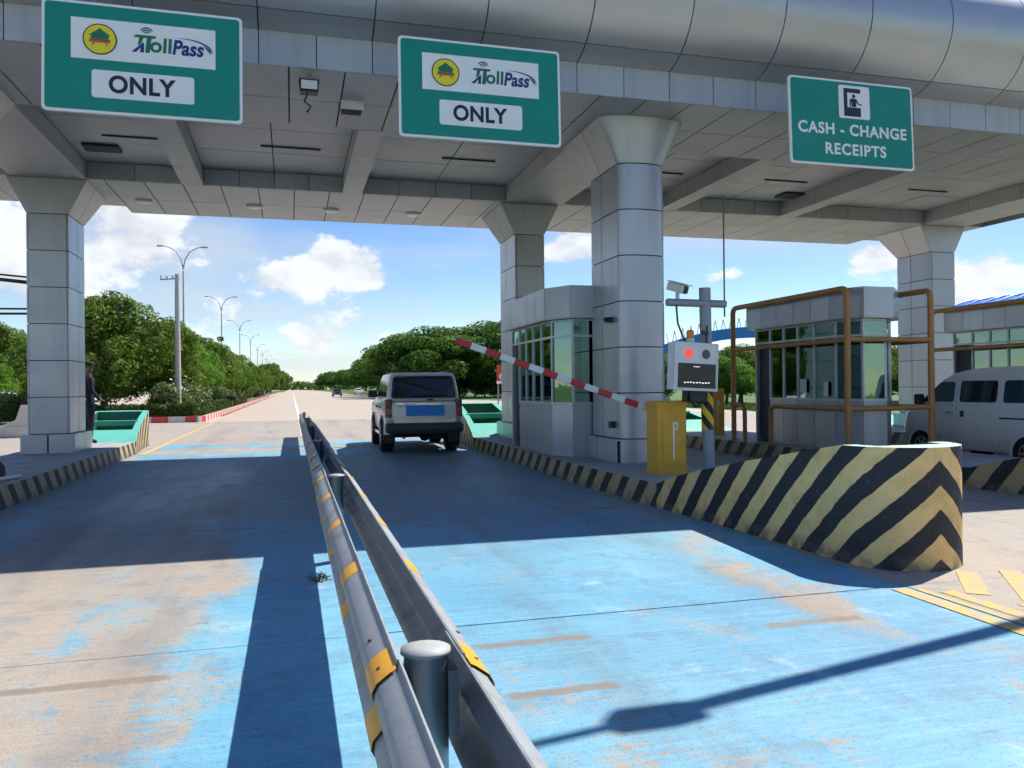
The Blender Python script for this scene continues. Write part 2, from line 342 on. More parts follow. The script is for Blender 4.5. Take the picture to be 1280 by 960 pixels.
def ground_material():
    m, g, b = newmat('grass_ground')
    pos = g.n('ShaderNodeNewGeometry').outputs['Position']
    c = g.mix(g.noise(pos, .5, 6., .65), (.05, .10, .018), (.13, .21, .045))
    c = g.mix(g.mr(g.noise(pos, .12, 4.), .58, .7, 0., .7), c, (.22, .17, .10))
    g.put(b.inputs['Base Color'], c); b.inputs['Roughness'].default_value = .9
    bn = g.n('ShaderNodeBump', {'Strength': .6, 'Distance': .1, 'Height': g.noise(pos, 9., 5.)}); g.put(b.inputs['Normal'], bn.outputs[0]); return m
M['ground'] = ground_material()

# ------------------------------------------------------------------ mesh helpers
class MB:
    def __init__(s): s.v = []; s.f = []; s.uv = []; s.sm = []
    def add(s, vs, fs, smooth=False, uvs=None):
        o = len(s.v); s.v += [tuple(p) for p in vs]
        for i, f in enumerate(fs):
            s.f.append([o+k for k in f]); s.sm.append(smooth); s.uv.append(uvs[i] if uvs else None)
        return s
    def box(s, x0, x1, y0, y1, z0, z1):
        v = [(x0, y0, z0), (x1, y0, z0), (x1, y1, z0), (x0, y1, z0), (x0, y0, z1), (x1, y0, z1), (x1, y1, z1), (x0, y1, z1)]
        return s.add(v, [(0, 3, 2, 1), (4, 5, 6, 7), (0, 1, 5, 4), (1, 2, 6, 5), (2, 3, 7, 6), (3, 0, 4, 7)])
    def obox(s, mat, sx, sy, sz):
        v = [mat @ Vector((a*sx/2, b*sy/2, c*sz/2)) for c in (-1, 1) for a, b in ((-1, -1), (1, -1), (1, 1), (-1, 1))]
        return s.add(v, [(0, 3, 2, 1), (4, 5, 6, 7), (0, 1, 5, 4), (1, 2, 6, 5), (2, 3, 7, 6), (3, 0, 4, 7)])
    def wallbox(s, p0, p1, n0, n1, z0, z1):
        """box along plan segment p0-p1, offsets n0..n1 along its right-hand normal"""
        d = Vector((p1[0]-p0[0], p1[1]-p0[1])).normalized(); n = Vector((d.y, -d.x))
        q = [(p0[0]+n.x*n0, p0[1]+n.y*n0), (p1[0]+n.x*n0, p1[1]+n.y*n0), (p1[0]+n.x*n1, p1[1]+n.y*n1), (p0[0]+n.x*n1, p0[1]+n.y*n1)]
        return s.prism(q, z0, z1)
    def prism(s, poly, z0, z1):
        a = sum(poly[i][0]*poly[(i+1) % len(poly)][1]-poly[(i+1) % len(poly)][0]*poly[i][1] for i in range(len(poly)))
        if a < 0: poly = poly[::-1]
        n = len(poly)
        v = [(p[0], p[1], z0) for p in poly]+[(p[0], p[1], z1) for p in poly]
        f = [tuple(range(n))[::-1], tuple(range(n, 2*n))]+[(i, (i+1) % n, n+(i+1) % n, n+i) for i in range(n)]
        return s.add(v, f)
    def extr(s, poly, axis, a0, a1):
        """poly in the two other axes, extruded along axis ('x': poly=(y,z); 'y': poly=(x,z))"""
        n = len(poly)
        mk = (lambda p, a: (a, p[0], p[1])) if axis == 'x' else (lambda p, a: (p[0], a, p[1]))
        v = [mk(p, a0) for p in poly]+[mk(p, a1) for p in poly]
        f = [tuple(range(n)), tuple(range(n, 2*n))[::-1]]+[(i, n+i, n+(i+1) % n, (i+1) % n) for i in range(n)]
        return s.add(v, f)
    def cyl(s, p0, p1, r0, r1=None, n=16, caps=True, smooth=True):
        r1 = r0 if r1 is None else r1; p0 = Vector(p0); p1 = Vector(p1); d = (p1-p0); L = d.length; d = d.normalized()
        a = d.orthogonal().normalized() if abs(d.z) < .999 else Vector((1, 0, 0)); b = d.cross(a)
        v = []
        for p, r in ((p0, r0), (p1, r1)):
            for i in range(n):
                t = 2*math.pi*i/n; v.append(p+(a*math.cos(t)+b*math.sin(t))*r)
        f = [(i, (i+1) % n, n+(i+1) % n, n+i) for i in range(n)]
        c = 2*math.pi*r0
        uv = [[(c*i/n, 0), (c*(i+1)/n, 0), (c*(i+1)/n, L), (c*i/n, L)] for i in range(n)]
        s.add(v, f, smooth, uv)
        if caps: s.add(v[:n], [tuple(range(n))[::-1]]); s.add(v[n:], [tuple(range(n))])
        return s
    def tube(s, pts, r, n=10, caps=True):
        pts = [Vector(p) for p in pts]; rs = r if isinstance(r, (list, tuple)) else [r]*len(pts)
        prev = None; v = []
        for i, p in enumerate(pts):
            t = (pts[min(i+1, len(pts)-1)]-pts[max(i-1, 0)]).normalized()
            if prev is None: a = t.orthogonal().normalized()
            else: a = (prev-t*prev.dot(t)).normalized()
            prev = a; b = t.cross(a)
            for k in range(n):
                q = 2*math.pi*k/n; v.append(p+(a*math.cos(q)+b*math.sin(q))*rs[i])
        f = []
        for i in range(len(pts)-1):
            for k in range(n): f.append((i*n+k, i*n+(k+1) % n, (i+1)*n+(k+1) % n, (i+1)*n+k))
        s.add(v, f, True)
        if caps: s.add(v[:n], [tuple(range(n))[::-1]]); s.add(v[-n:], [tuple(range(n))])
        return s
    def lathe(s, prof, c, axis='z', n=24):
        """prof: (r,h) list; revolve about axis through c"""
        v = []
        for r, h in prof:
            for k in range(n):
                t = 2*math.pi*k/n; a, b = r*math.cos(t), r*math.sin(t)
                v.append((c[0]+a, c[1]+b, c[2]+h) if axis == 'z' else ((c[0]+h, c[1]+a, c[2]+b) if axis == 'x' else (c[0]+a, c[1]+h, c[2]+b)))
        f = []
        for i in range(len(prof)-1):
            for k in range(n): f.append((i*n+k, i*n+(k+1) % n, (i+1)*n+(k+1) % n, (i+1)*n+k))
        s.add(v, f, True); s.add(v[:n], [tuple(range(n))[::-1]]); s.add(v[-n:], [tuple(range(n))]); return s
    def rings(s, rings, k=4, smooth=True):
        """rings: (z, x0, x1, y0, y1, r) rounded rectangles, lofted upward"""
        v = []; n = 4*(k+1)
        for (z, x0, x1, y0, y1, r) in rings:
            for cx, cy, a0 in ((x1-r, y1-r, 0), (x0+r, y1-r, 90), (x0+r, y0+r, 180), (x1-r, y0+r, 270)):
                for i in range(k+1):
                    t = R(a0+90*i/k); v.append((cx+r*math.cos(t), cy+r*math.sin(t), z))
        f = []
        for i in range(len(rings)-1):
            for j in range(n): f.append((i*n+j, i*n+(j+1) % n, (i+1)*n+(j+1) % n, (i+1)*n+j))
        s.add(v, f, smooth); s.add(v[:n], [tuple(range(n))[::-1]]); s.add(v[-n:], [tuple(range(n))]); return s
    def mesh(s, name):
        me = bpy.data.meshes.new(name); me.from_pydata(s.v, [], s.f); 
        me.polygons.foreach_set('use_smooth', s.sm)
        if any(u is not None for u in s.uv):
            ul = me.uv_layers.new(name='UVMap'); d = []
            for f, u in zip(s.f, s.uv): d += [c for p in (u if u else [(0, 0)]*len(f)) for c in p]
            ul.data.foreach_set('uv', d)
        me.update(); return me
    def build(s, name, mat, parent=None, world=True, bevel=0., fix=False):
        me = s.mesh(name); me.materials.append(M[mat] if isinstance(mat, str) else mat)
        if parent is not None and world:
            L = parent
            off = Vector((0, 0, 0))
            while L is not None: off += L.location; L = L.parent
            me.transform(Matrix.Translation(-off))
        if fix:
            import bmesh
            bm = bmesh.new(); bm.from_mesh(me); bmesh.ops.remove_doubles(bm, verts=bm.verts, dist=1e-4)
            bmesh.ops.recalc_face_normals(bm, faces=bm.faces); bm.to_mesh(me); bm.free()
        o = bpy.data.objects.new(name, me); COL.objects.link(o); o.parent = parent
        if bevel:
            md = o.modifiers.new('bevel', 'BEVEL'); md.width = bevel; md.segments = 2; md.limit_method = 'ANGLE'; md.angle_limit = R(40)
        return o

def tag(o, label, cat, group=None, kind=None):
    o['label'] = label; o['category'] = cat
    if group: o['group'] = group
    if kind: o['kind'] = kind
    return o
def thing(name, label, cat, loc=(0, 0, 0), rz=0., group=None, kind=None):
    o = bpy.data.objects.new(name, None); COL.objects.link(o); o.location = loc; o.rotation_euler = (0, 0, rz); o.empty_display_size = .2
    return tag(o, label, cat, group, kind)
def copy_tree(o, parent=None):
    c = o.copy(); COL.objects.link(c); c.parent = parent
    for ch in [q for q in bpy.data.objects if q.parent == o]: copy_tree(ch, c)
    return c
def fillet(pts, r, k=5):
    pts = [Vector(p) for p in pts]; out = [pts[0]]
    for i in range(1, len(pts)-1):
        a = (pts[i-1]-pts[i]).normalized(); b = (pts[i+1]-pts[i]).normalized()
        p0 = pts[i]+a*r; p2 = pts[i]+b*r
        for j in range(k+1):
            t = j/k; out.append(p0*(1-t)**2+pts[i]*2*t*(1-t)+p2*t*t)
    out.append(pts[-1]); return out
def text(name, body, size, mat, parent, loc, bold=.0, shear=0., align='CENTER', sx=1., extrude=.0015, space=1.):
    """flat lettering facing -Y, at local loc of parent"""
    c = bpy.data.curves.new(name, 'FONT'); c.body = body; c.size = size; c.offset = bold; c.shear = shear; c.extrude = extrude
    c.align_x = align; c.align_y = 'CENTER'; c.materials.append(M[mat])
    c.space_character = space
    tmp = bpy.data.objects.new(name, c); me = bpy.data.meshes.new_from_object(tmp); me.name = name
    bpy.data.objects.remove(tmp); bpy.data.curves.remove(c)
    o = bpy.data.objects.new(name, me); COL.objects.link(o); o.parent = parent
    o.location = loc; o.rotation_euler = (R(90), 0, 0); o.scale = (sx, 1, 1); return o

# ------------------------------------------------------------------ ground, roads
S = 'structure'
tag(MB().box(-2500, 2500, -60, 4000, -.6, -.05).build('ground', 'ground'), 'green grassy ground on both sides of the wide concrete road', 'ground', kind=S)
rd = tag(MB().box(-45, 24, 38.02, 46, -.3, -.006).add([(-3.6, 46, -.006), (24, 46, -.006), (24, 72, -.006), (15, 100, -.006), (15, 1500, -.006), (-3.6, 1500, -.006)], [(0, 1, 2, 3, 4, 5)]).build('road', 'far_road'),
         'wide pale concrete road running straight to the horizon', 'road', kind=S)
tag(MB().add([(-45, 46.0, -.006), (-11.0, 46.0, -.006), (-11.0, 1500, -.006), (-45, 1500, -.006)], [(0, 1, 2, 3)]).build('road', 'far_road'),
    'pale concrete carriageway left of the planted median', 'road', kind=S)
pv = thing('pavement', 'blue painted concrete slabs of the toll plaza lanes', 'pavement', (0, 0, 0), kind=S)
MB().box(-45, 24, -8, 38, -.3, -.022).build('joint_filler', 'joint', pv)
xs = [-45, -30, -18.6, -14.8, -11, -7.2, -3.4, .4, 4.2, 8.0, 11.8, 15.6, 19.4, 24]; ys = [-8, -3.23] + [.77+4*k for k in range(10)] + [38]
for i in range(len(xs)-1):
    for j in range(len(ys)-1):
        q = .006
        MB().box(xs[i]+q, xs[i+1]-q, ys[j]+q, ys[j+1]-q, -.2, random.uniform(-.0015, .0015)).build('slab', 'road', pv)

def sheet(name, polys, mat, label, cat='road marking', z=.005, group=None):
    mb = MB()
    for p in polys: mb.add([(a, b, z) for a, b in p], [tuple(range(len(p)))])
    return tag(mb.build(name, mat), label, cat, group, S)
def strip(p, q, w):
    p = Vector(p); q = Vector(q); n = (q-p).normalized(); n = Vector((-n.y, n.x))*w/2
    return [tuple(p-n), tuple(q-n), tuple(q+n), tuple(p+n)][::1]
sheet('edge_line', [strip((-3.25, 19.5), (-3.3, 38), .16), strip((-3.3, 38.05), (-3.25, 260), .16)], 'yellow_line', 'yellow edge line beside the red and white kerb', z=.005)
sheet('lane_line', [strip((.36, 25.4), (.36, 300), .18)], 'white_line', 'white lane line running on from the guardrail end', z=.005)
sheet('lane_line', [strip((7.0, 60), (7.0, 300), .15)], 'white_line', 'faint white lane line right of the one at the guardrail', z=.005)
gore = [strip((4.10, 4.72), (4.04, 2.4), .12), strip((4.36, 4.55), (4.32, 2.6), .11), strip((4.58, 4.15), (4.55, 2.6), .10),
        strip((4.50, 4.42), (4.96, 4.98), .15), strip((4.70, 4.16), (5.30, 4.92), .15), strip((4.72, 3.70), (5.55, 4.72), .15), strip((4.72, 3.24), (5.7, 4.42), .15), strip((4.74, 2.9), (5.8, 4.08), .15), strip((4.22, 4.66), (4.19, 2.5), .05)]
sheet('gore_marking', gore, 'yellow_line', 'worn yellow hatched lines on the ground before the striped nose', z=.005)
# ------------------------------------------------------------------ toll islands
def prof_z(y, y_low, y_top, zl, zt):
    t = max(0, min(1, (y_low-y)/(y_low-y_top))); t = t**.82
    return zl+(zt-zl)*t

def island(name, cx, hw, nhw, ytip, yback, yfar, label, stripe='hazard', group='toll islands', farz=.95, far_back=3.4, far_mat='far_green'):
    """platform from yback..(yfar-far_back) with a hollow rising nose at each end"""
    zl = .28
    T = thing(name, label, 'toll island', (cx, yback, 0), group=group)
    def nose(sign, tip, back, w0, w1, zt, hole0, hole1, smat, tmat, pname):
        # stations from tip to back
        st = []
        n = 11
        for i in range(n+1):
            a = math.pi/2*i/n; st.append((tip+sign*(nhw*(1-math.cos(a))), w0*math.sin(a)))
        L = abs(back-tip)
        for t in (.28, .36, .44, .52, .60, .68, .76, .84, .92, 1.0):
            yy = tip+sign*L*t
            if (yy-st[-1][0])*sign > .02: st.append((yy, w0+(w1-w0)*t*t))
        zf = lambda y: prof_z((y-tip)*sign, L, L*.14, zl, zt) if True else 0
        sm = MB(); tm = MB(); s = 0; prev = None
        for (y, w) in st:
            if prev is not None:
                s2 = s+math.hypot(y-prev[0], w-prev[1]); za, zb = zf(prev[0]), zf(y)
                for sd in (-1, 1):
                    vv = [(cx+sd*prev[1], prev[0], 0), (cx+sd*w, y, 0), (cx+sd*w, y, zb), (cx+sd*prev[1], prev[0], za)]
                    sm.add(vv, [(0, 1, 2, 3)], True, [[(s, 0), (s2, 0), (s2, zb), (s, za)]])
                s = s2
            prev = (y, w)
        o = sm.build(pname+'_side', smat, T, fix=True)
        # top with a hole
        def hw_hole(y, w):
            d = (y-tip)*sign
            return max(0, w-.15) if hole0 <= d <= hole1 else 0
        stt = sorted(set([q[0] for q in st]+[tip+sign*hole0, tip+sign*hole1]), key=lambda q: q*sign)
        def wid(y):
            for a, b in zip(st, st[1:]):
                if (y-a[0])*sign >= -1e-6 and (y-b[0])*sign <= 1e-6:
                    t = (y-a[0])/(b[0]-a[0]) if abs(b[0]-a[0]) > 1e-9 else 0; return a[1]+(b[1]-a[1])*t
            return st[-1][1]
        hm = MB(); fl = .30
        for a, b in zip(stt, stt[1:]):
            wa, wb = wid(a), wid(b); za, zb = zf(a), zf(b); mid = ((a+b)/2-tip)*sign
            if hole0 < mid < hole1:
                ha, hb = max(.05, wa-.15), max(.05, wb-.15)
                for sd in (-1, 1):
                    tm.add([(cx+sd*ha, a, za), (cx+sd*wa, a, za), (cx+sd*wb, b, zb), (cx+sd*hb, b, zb)], [(0, 1, 2, 3)])
                    hm.add([(cx+sd*ha, a, fl), (cx+sd*hb, b, fl), (cx+sd*hb, b, zb), (cx+sd*ha, a, za)], [(0, 1, 2, 3)])
                hm.add([(cx-ha, a, fl), (cx+ha, a, fl), (cx+hb, b, fl), (cx-hb, b, fl)], [(0, 1, 2, 3)])
            else:
                tm.add([(cx-wa, a, za), (cx+wa, a, za), (cx+wb, b, zb), (cx-wb, b, zb)], [(0, 1, 2, 3)])
        for hq in (hole0, hole1):
            y = tip+sign*hq; h = max(.05, wid(y)-.15); z = zf(y)
            hm.add([(cx-h, y, fl), (cx+h, y, fl), (cx+h, y, z), (cx-h, y, z)], [(0, 1, 2, 3)])
        if tmat == 'far_green':      # cross bar in the opening
            yb = tip+sign*(hole0+.55*(hole1-hole0)); zz = zf(yb)
            tm.box(cx-wid(yb)+.1, cx+wid(yb)-.1, yb-.12, yb+.12, zz-.12, zz+.004)
        tm.build(pname+'_top', tmat, T, fix=True); hm.build(pname+'_hollow', 'interior' if tmat != 'far_green' else 'logo_green', T, fix=True)
        return s
    s1 = nose(1, ytip, yback, nhw, hw-.1, .95, .30, 1.55, stripe, 'nose_green', 'nose')
    yf0 = yfar-far_back
    nose(-1, yfar, yf0, nhw+.08, hw, farz, .55, far_back-.9, 'hazard_old', 'far_green', 'rear_nose')
    # platform walls and top
    pm = MB(); n = 24
    for i in range(n):
        a = yback+(yf0-yback)*i/n; b = yback+(yf0-yback)*(i+1)/n
        wf = lambda y: hw-.1*max(0, 1-(y-yback)/2.5)
        for sd in (-1, 1):
            jit = 0
            pm.add([(cx+sd*wf(a), a, 0), (cx+sd*wf(b), b, 0), (cx+sd*(wf(b)-.02), b, zl), (cx+sd*(wf(a)-.02), a, zl)], [(0, 1, 2, 3)], False,
                   [[(s1+a-yback, 0), (s1+b-yback, 0), (s1+b-yback, zl), (s1+a-yback, zl)]])
    pm.build('kerb_side', 'hazard_old', T, fix=True)
    tp = MB()
    for i in range(n):
        a = yback+(yf0-yback)*i/n; b = yback+(yf0-yback)*(i+1)/n
        tp.add([(cx-wf(a)+.02, a, zl), (cx+wf(a)-.02, a, zl), (cx+wf(b)-.02, b, zl), (cx-wf(b)+.02, b, zl)], [(0, 1, 2, 3)])
    tp.build('platform', 'isl_top', T, fix=True)
    return T
island('toll_island', 4.80, .74, .50, 5.06, 8.7, 21.6, 'toll island with the tall black and yellow striped nose nearest the camera', farz=1.02)
island('toll_island', 9.85, 1.02, .62, 5.0, 8.9, 21.6, 'toll island carrying the booth inside brown pipe guards, left of the van', 'hazard_old')
island('toll_island', 15.35, 1.55, .62, 5.0, 8.9, 21.6, 'toll island behind the silver van at the right edge', 'hazard_old')
island('toll_island', -4.28, .86, .60, 2.0, 5.6, 23.2, 'toll island under the left column with faded stripes', 'hazard_old', farz=.92)

# ------------------------------------------------------------------ canopy
ZS = 5.5; YF, YB = 10.4, 19.9; XL, XR = -6.3, 17.5
can = thing('canopy', 'silver clad toll canopy with bulging front fascia and coffered soffit', 'canopy', (5.2, 15, 0))
cy, cz, cr = 10.5, 6.82, .90
nb = 17; pwid = 1.4; x_first = 1.04-1.4*6
def arc_panel(x0, x1, a0, a1, k, name):
    mb = MB(); q = .008
    v = []
    for i in range(k+1):
        a = R(a0+(a1-a0)*i/k)
        for rr in (cr, cr-.03):
            for x in (x0+q, x1-q): v.append((x, cy+rr*math.cos(a), cz+rr*math.sin(a)))
    f = []
    for i in range(k):
        o = i*4; p = o+4
        f += [(o, o+1, p+1, p), (o+2, p+2, p+3, o+3), (o, p, p+2, o+2), (o+1, o+3, p+3, p+1)]
    f = [q for i, q in enumerate(f) if i % 4 < 1]
    mb.add(v, f, True)
    for i in range(k):
        o = i*4; p = o+4
        mb.add([v[o], v[p], v[p+2], v[o+2]], [(0, 1, 2, 3)]); mb.add([v[o+1], v[o+3], v[p+3], v[p+1]], [(0, 1, 2, 3)])
    mb.add(v[:4], [(0, 2, 3, 1)]); mb.add(v[-4:], [(0, 1, 3, 2)])
    return mb.build(name, 'clad_bulge', can)
bm_ = MB(); kk = 24; v = []
for i in range(kk+1):
    a = R(270-180*i/kk)
    for x in (XL, XR): v.append((x, cy+(cr-.022)*math.cos(a), cz+(cr-.022)*math.sin(a)))
bm_.add(v, [(2*i, 2*i+1, 2*i+3, 2*i+2) for i in range(kk)], True)
bm_.build('fascia_core', 'joint', can)
x = x_first
while x < XR-.05:
    x1 = min(x+pwid, XR)
    if x1 > XL:
        xa = max(x, XL)
        arc_panel(xa, x1, 270, 240.4, 6, 'fascia_panel'); arc_panel(xa, x1, 239.6, 90, 22, 'fascia_panel')
    x = x1 if x1 > x else x+pwid
# band of small panels under the bulge
MB().box(XL, XR, YF+.03, YF+.2, ZS+.02, 6.0).build('band_core', 'joint', can)
x = x_first
while x < XR-.05:
    x1 = min(x+.7, XR)
    if x1 > XL: MB().box(max(x, XL)+.006, x1-.006, YF, YF+.028, ZS, 5.925).build('band_panel', 'band', can)
    x += .7
# roof and rear / side fascia
MB().box(XL+.05, XR-.05, 10.5, 19.1, 6.35, 6.6).box(-3.4, 15.6, 19.1, 19.85, 6.35, 6.6).box(XL+.02, XR-.02, 10.45, 11.0, 6.6, 7.70).build('roof', 'clad', can)
for (a, b, c, d) in ((-3.45, 15.65, 19.87, 19.9), (XL, -3.45, 19.17, 19.2), (15.65, XR, 19.17, 19.2), (XL, XL+.03, 10.4, 19.17), (XR-.03, XR, 10.4, 19.17), (-3.48, -3.45, 19.2, 19.87), (15.65, 15.68, 19.2, 19.87)):
    MB().box(a, b, c, d, ZS+.004, 6.6).build('rear_fascia', 'clad', can)
# soffit: perimeter strips, beams, coffers
def tiles(x0, x1, y0, y1, z, dx, dy, name, mat='soffit', up=.03):
    nx = max(1, round((x1-x0)/dx)); ny = max(1, round((y1-y0)/dy)); q = .011
    MB().box(x0+.02, x1-.02, y0+.02, y1-.02, z+.012, z+.09).build('soffit_backing', 'joint', can)
    for i in range(nx):
        for j in range(ny):
            a0, a1 = x0+(x1-x0)*i/nx, x0+(x1-x0)*(i+1)/nx; b0, b1 = y0+(y1-y0)*j/ny, y0+(y1-y0)*(j+1)/ny
            MB().box(a0+q, a1-q, b0+q, b1-q, z+random.uniform(-.002, .002), z+.02).build(name, mat, can)
YC0, YC1 = 12.7, 16.9; CUP = .34
tiles(XL, XR, YF+.03, YC0, ZS, .7, 1.14, 'soffit_panel')
tiles(-3.45, 15.65, YC1, YB-.03, ZS, .7, 1.49, 'soffit_panel')
tiles(XL, -3.45, YC1, 19.17, ZS, .7, 1.2, 'soffit_panel'); tiles(15.65, XR, YC1, 19.17, ZS, .7, 1.2, 'soffit_panel')
beams = [(-5.05, -3.75), (-2.05, -1.65), (1.05, 1.45), (4.55, 5.85), (8.2, 8.6), (11.4, 11.8), (15.62, 16.95)]
for (a, b) in beams:
    nseg = 3
    for i in range(nseg):
        y0 = YC0+(YC1-YC0)*i/nseg; y1 = YC0+(YC1-YC0)*(i+1)/nseg
        MB().box(a, b, y0+.006, y1-.006, ZS, ZS+CUP-.002).build('beam', 'soffit', can)
edges = [XL]+[e for b in beams for e in b]+[XR]
for k in range(0, len(edges), 2):
    a, b = edges[k], edges[k+1]
    if b-a < .3: continue
    tiles(a, b, YC0, YC1, ZS+CUP, 1.4, 1.4, 'coffer_panel')
    # coffer end walls
    nn = max(1, round((b-a)/.7))
    for i in range(nn):
        MB().box(a+(b-a)*i/nn+.006, a+(b-a)*(i+1)/nn-.006, YC1-.025, YC1, ZS+.004, ZS+CUP-.01).build('coffer_wall', 'clad', can)
    MB().box(a, b, YC0, YC0+.025, ZS+.03, ZS+CUP).build('coffer_wall', 'clad', can)
    # linear slot fitting
    MB().box((a+b)/2-.2, min(b-.15, (a+b)/2+.85), 15.03, 15.075, ZS+CUP-.025, ZS+CUP-.006).build('slot_light', 'dark', can)
MB().box(7.6+3.3, 7.6+3.9, 15.9, 16.35, ZS+CUP-.05, ZS+CUP-.006).build('hatch', 'dark', can)
MB().box(-3.55, -2.95, 15.6, 16.0, ZS+CUP-.05, ZS+CUP-.006).build('hatch', 'dark', can)

# things fixed to the soffit
for i, (x, lab) in enumerate(((-3.0, 'leftmost small round lamp under the rear soffit, by the left column'), (-.75, 'small round lamp under the rear soffit, second from the left column'),
                              (.9, 'small round lamp under the rear soffit, left of the middle sign'), (2.75, 'small round lamp under the rear soffit, below the middle sign'))):
    T = thing('soffit_lamp', lab, 'lamp', (x, 18.5, ZS), group='round lamps under the rear soffit')
    MB().cyl((x, 18.5, ZS-.002), (x, 18.5, ZS-.05), .17, .17, 20).build('lamp_housing', 'cream_box', T)
    MB().cyl((x, 18.5, ZS-.05), (x, 18.5, ZS-.065), .13, .11, 20).build('lamp_lens', 'flat_light', T)
def floodlight(x, y, z, lab, drop=.12, cable=False, body='cream_box'):
    T = thing('floodlight', lab, 'floodlight', (x, y, z))
    MB().cyl((x, y, z), (x, y, z-drop), .02, .02, 8).box(x-.12, x+.12, y-.02, y+.02, z-drop-.02, z-drop).build('bracket', 'pole_grey', T)
    MB().rings([(z-drop-.20, x-.11, x+.11, y-.10, y+.06, .02), (z-drop-.03, x-.13, x+.13, y-.07, y+.09, .02)], 2, False).build('lamp_body', 'black_plastic' if cable else body, T)
    MB().box(x-.10, x+.10, y-.108, y-.10, z-drop-.17, z-drop-.06).build('lamp_glass', 'flat_light', T)
    if cable: MB().tube([(x-.02, y, z-drop-.2), (x-.06, y, z-drop-.3), (x+.02, y, z-drop-.36), (x-.03, y, z-drop-.44)], .012, 6).build('cable', 'black_plastic', T)
floodlight(.25, 10.62, ZS, 'small dark floodlight with dangling cable right of the left sign', .05, True)
floodlight(9.35, 11.3, ZS, 'small pale floodlight under the canopy right of the cash sign', .08)
T = thing('light_box', 'white flat light box under the soffit left of the middle sign', 'light', (.85, 11.6, ZS))
MB().box(.72, 1.0, 11.45, 11.75, ZS-.10, ZS-.01).build('housing', 'dark', T); MB().box(.70, 1.02, 11.42, 11.449, ZS-.12, ZS-.005).build('cover', 'flat_light', T)
tag(MB().cyl((8.95, 15.3, 2.9), (8.95, 15.3, ZS), .018, .018, 8).build('hanging_rod', 'pole_grey'), 'thin vertical rod from the canopy down to the piped booth roof', 'rod')

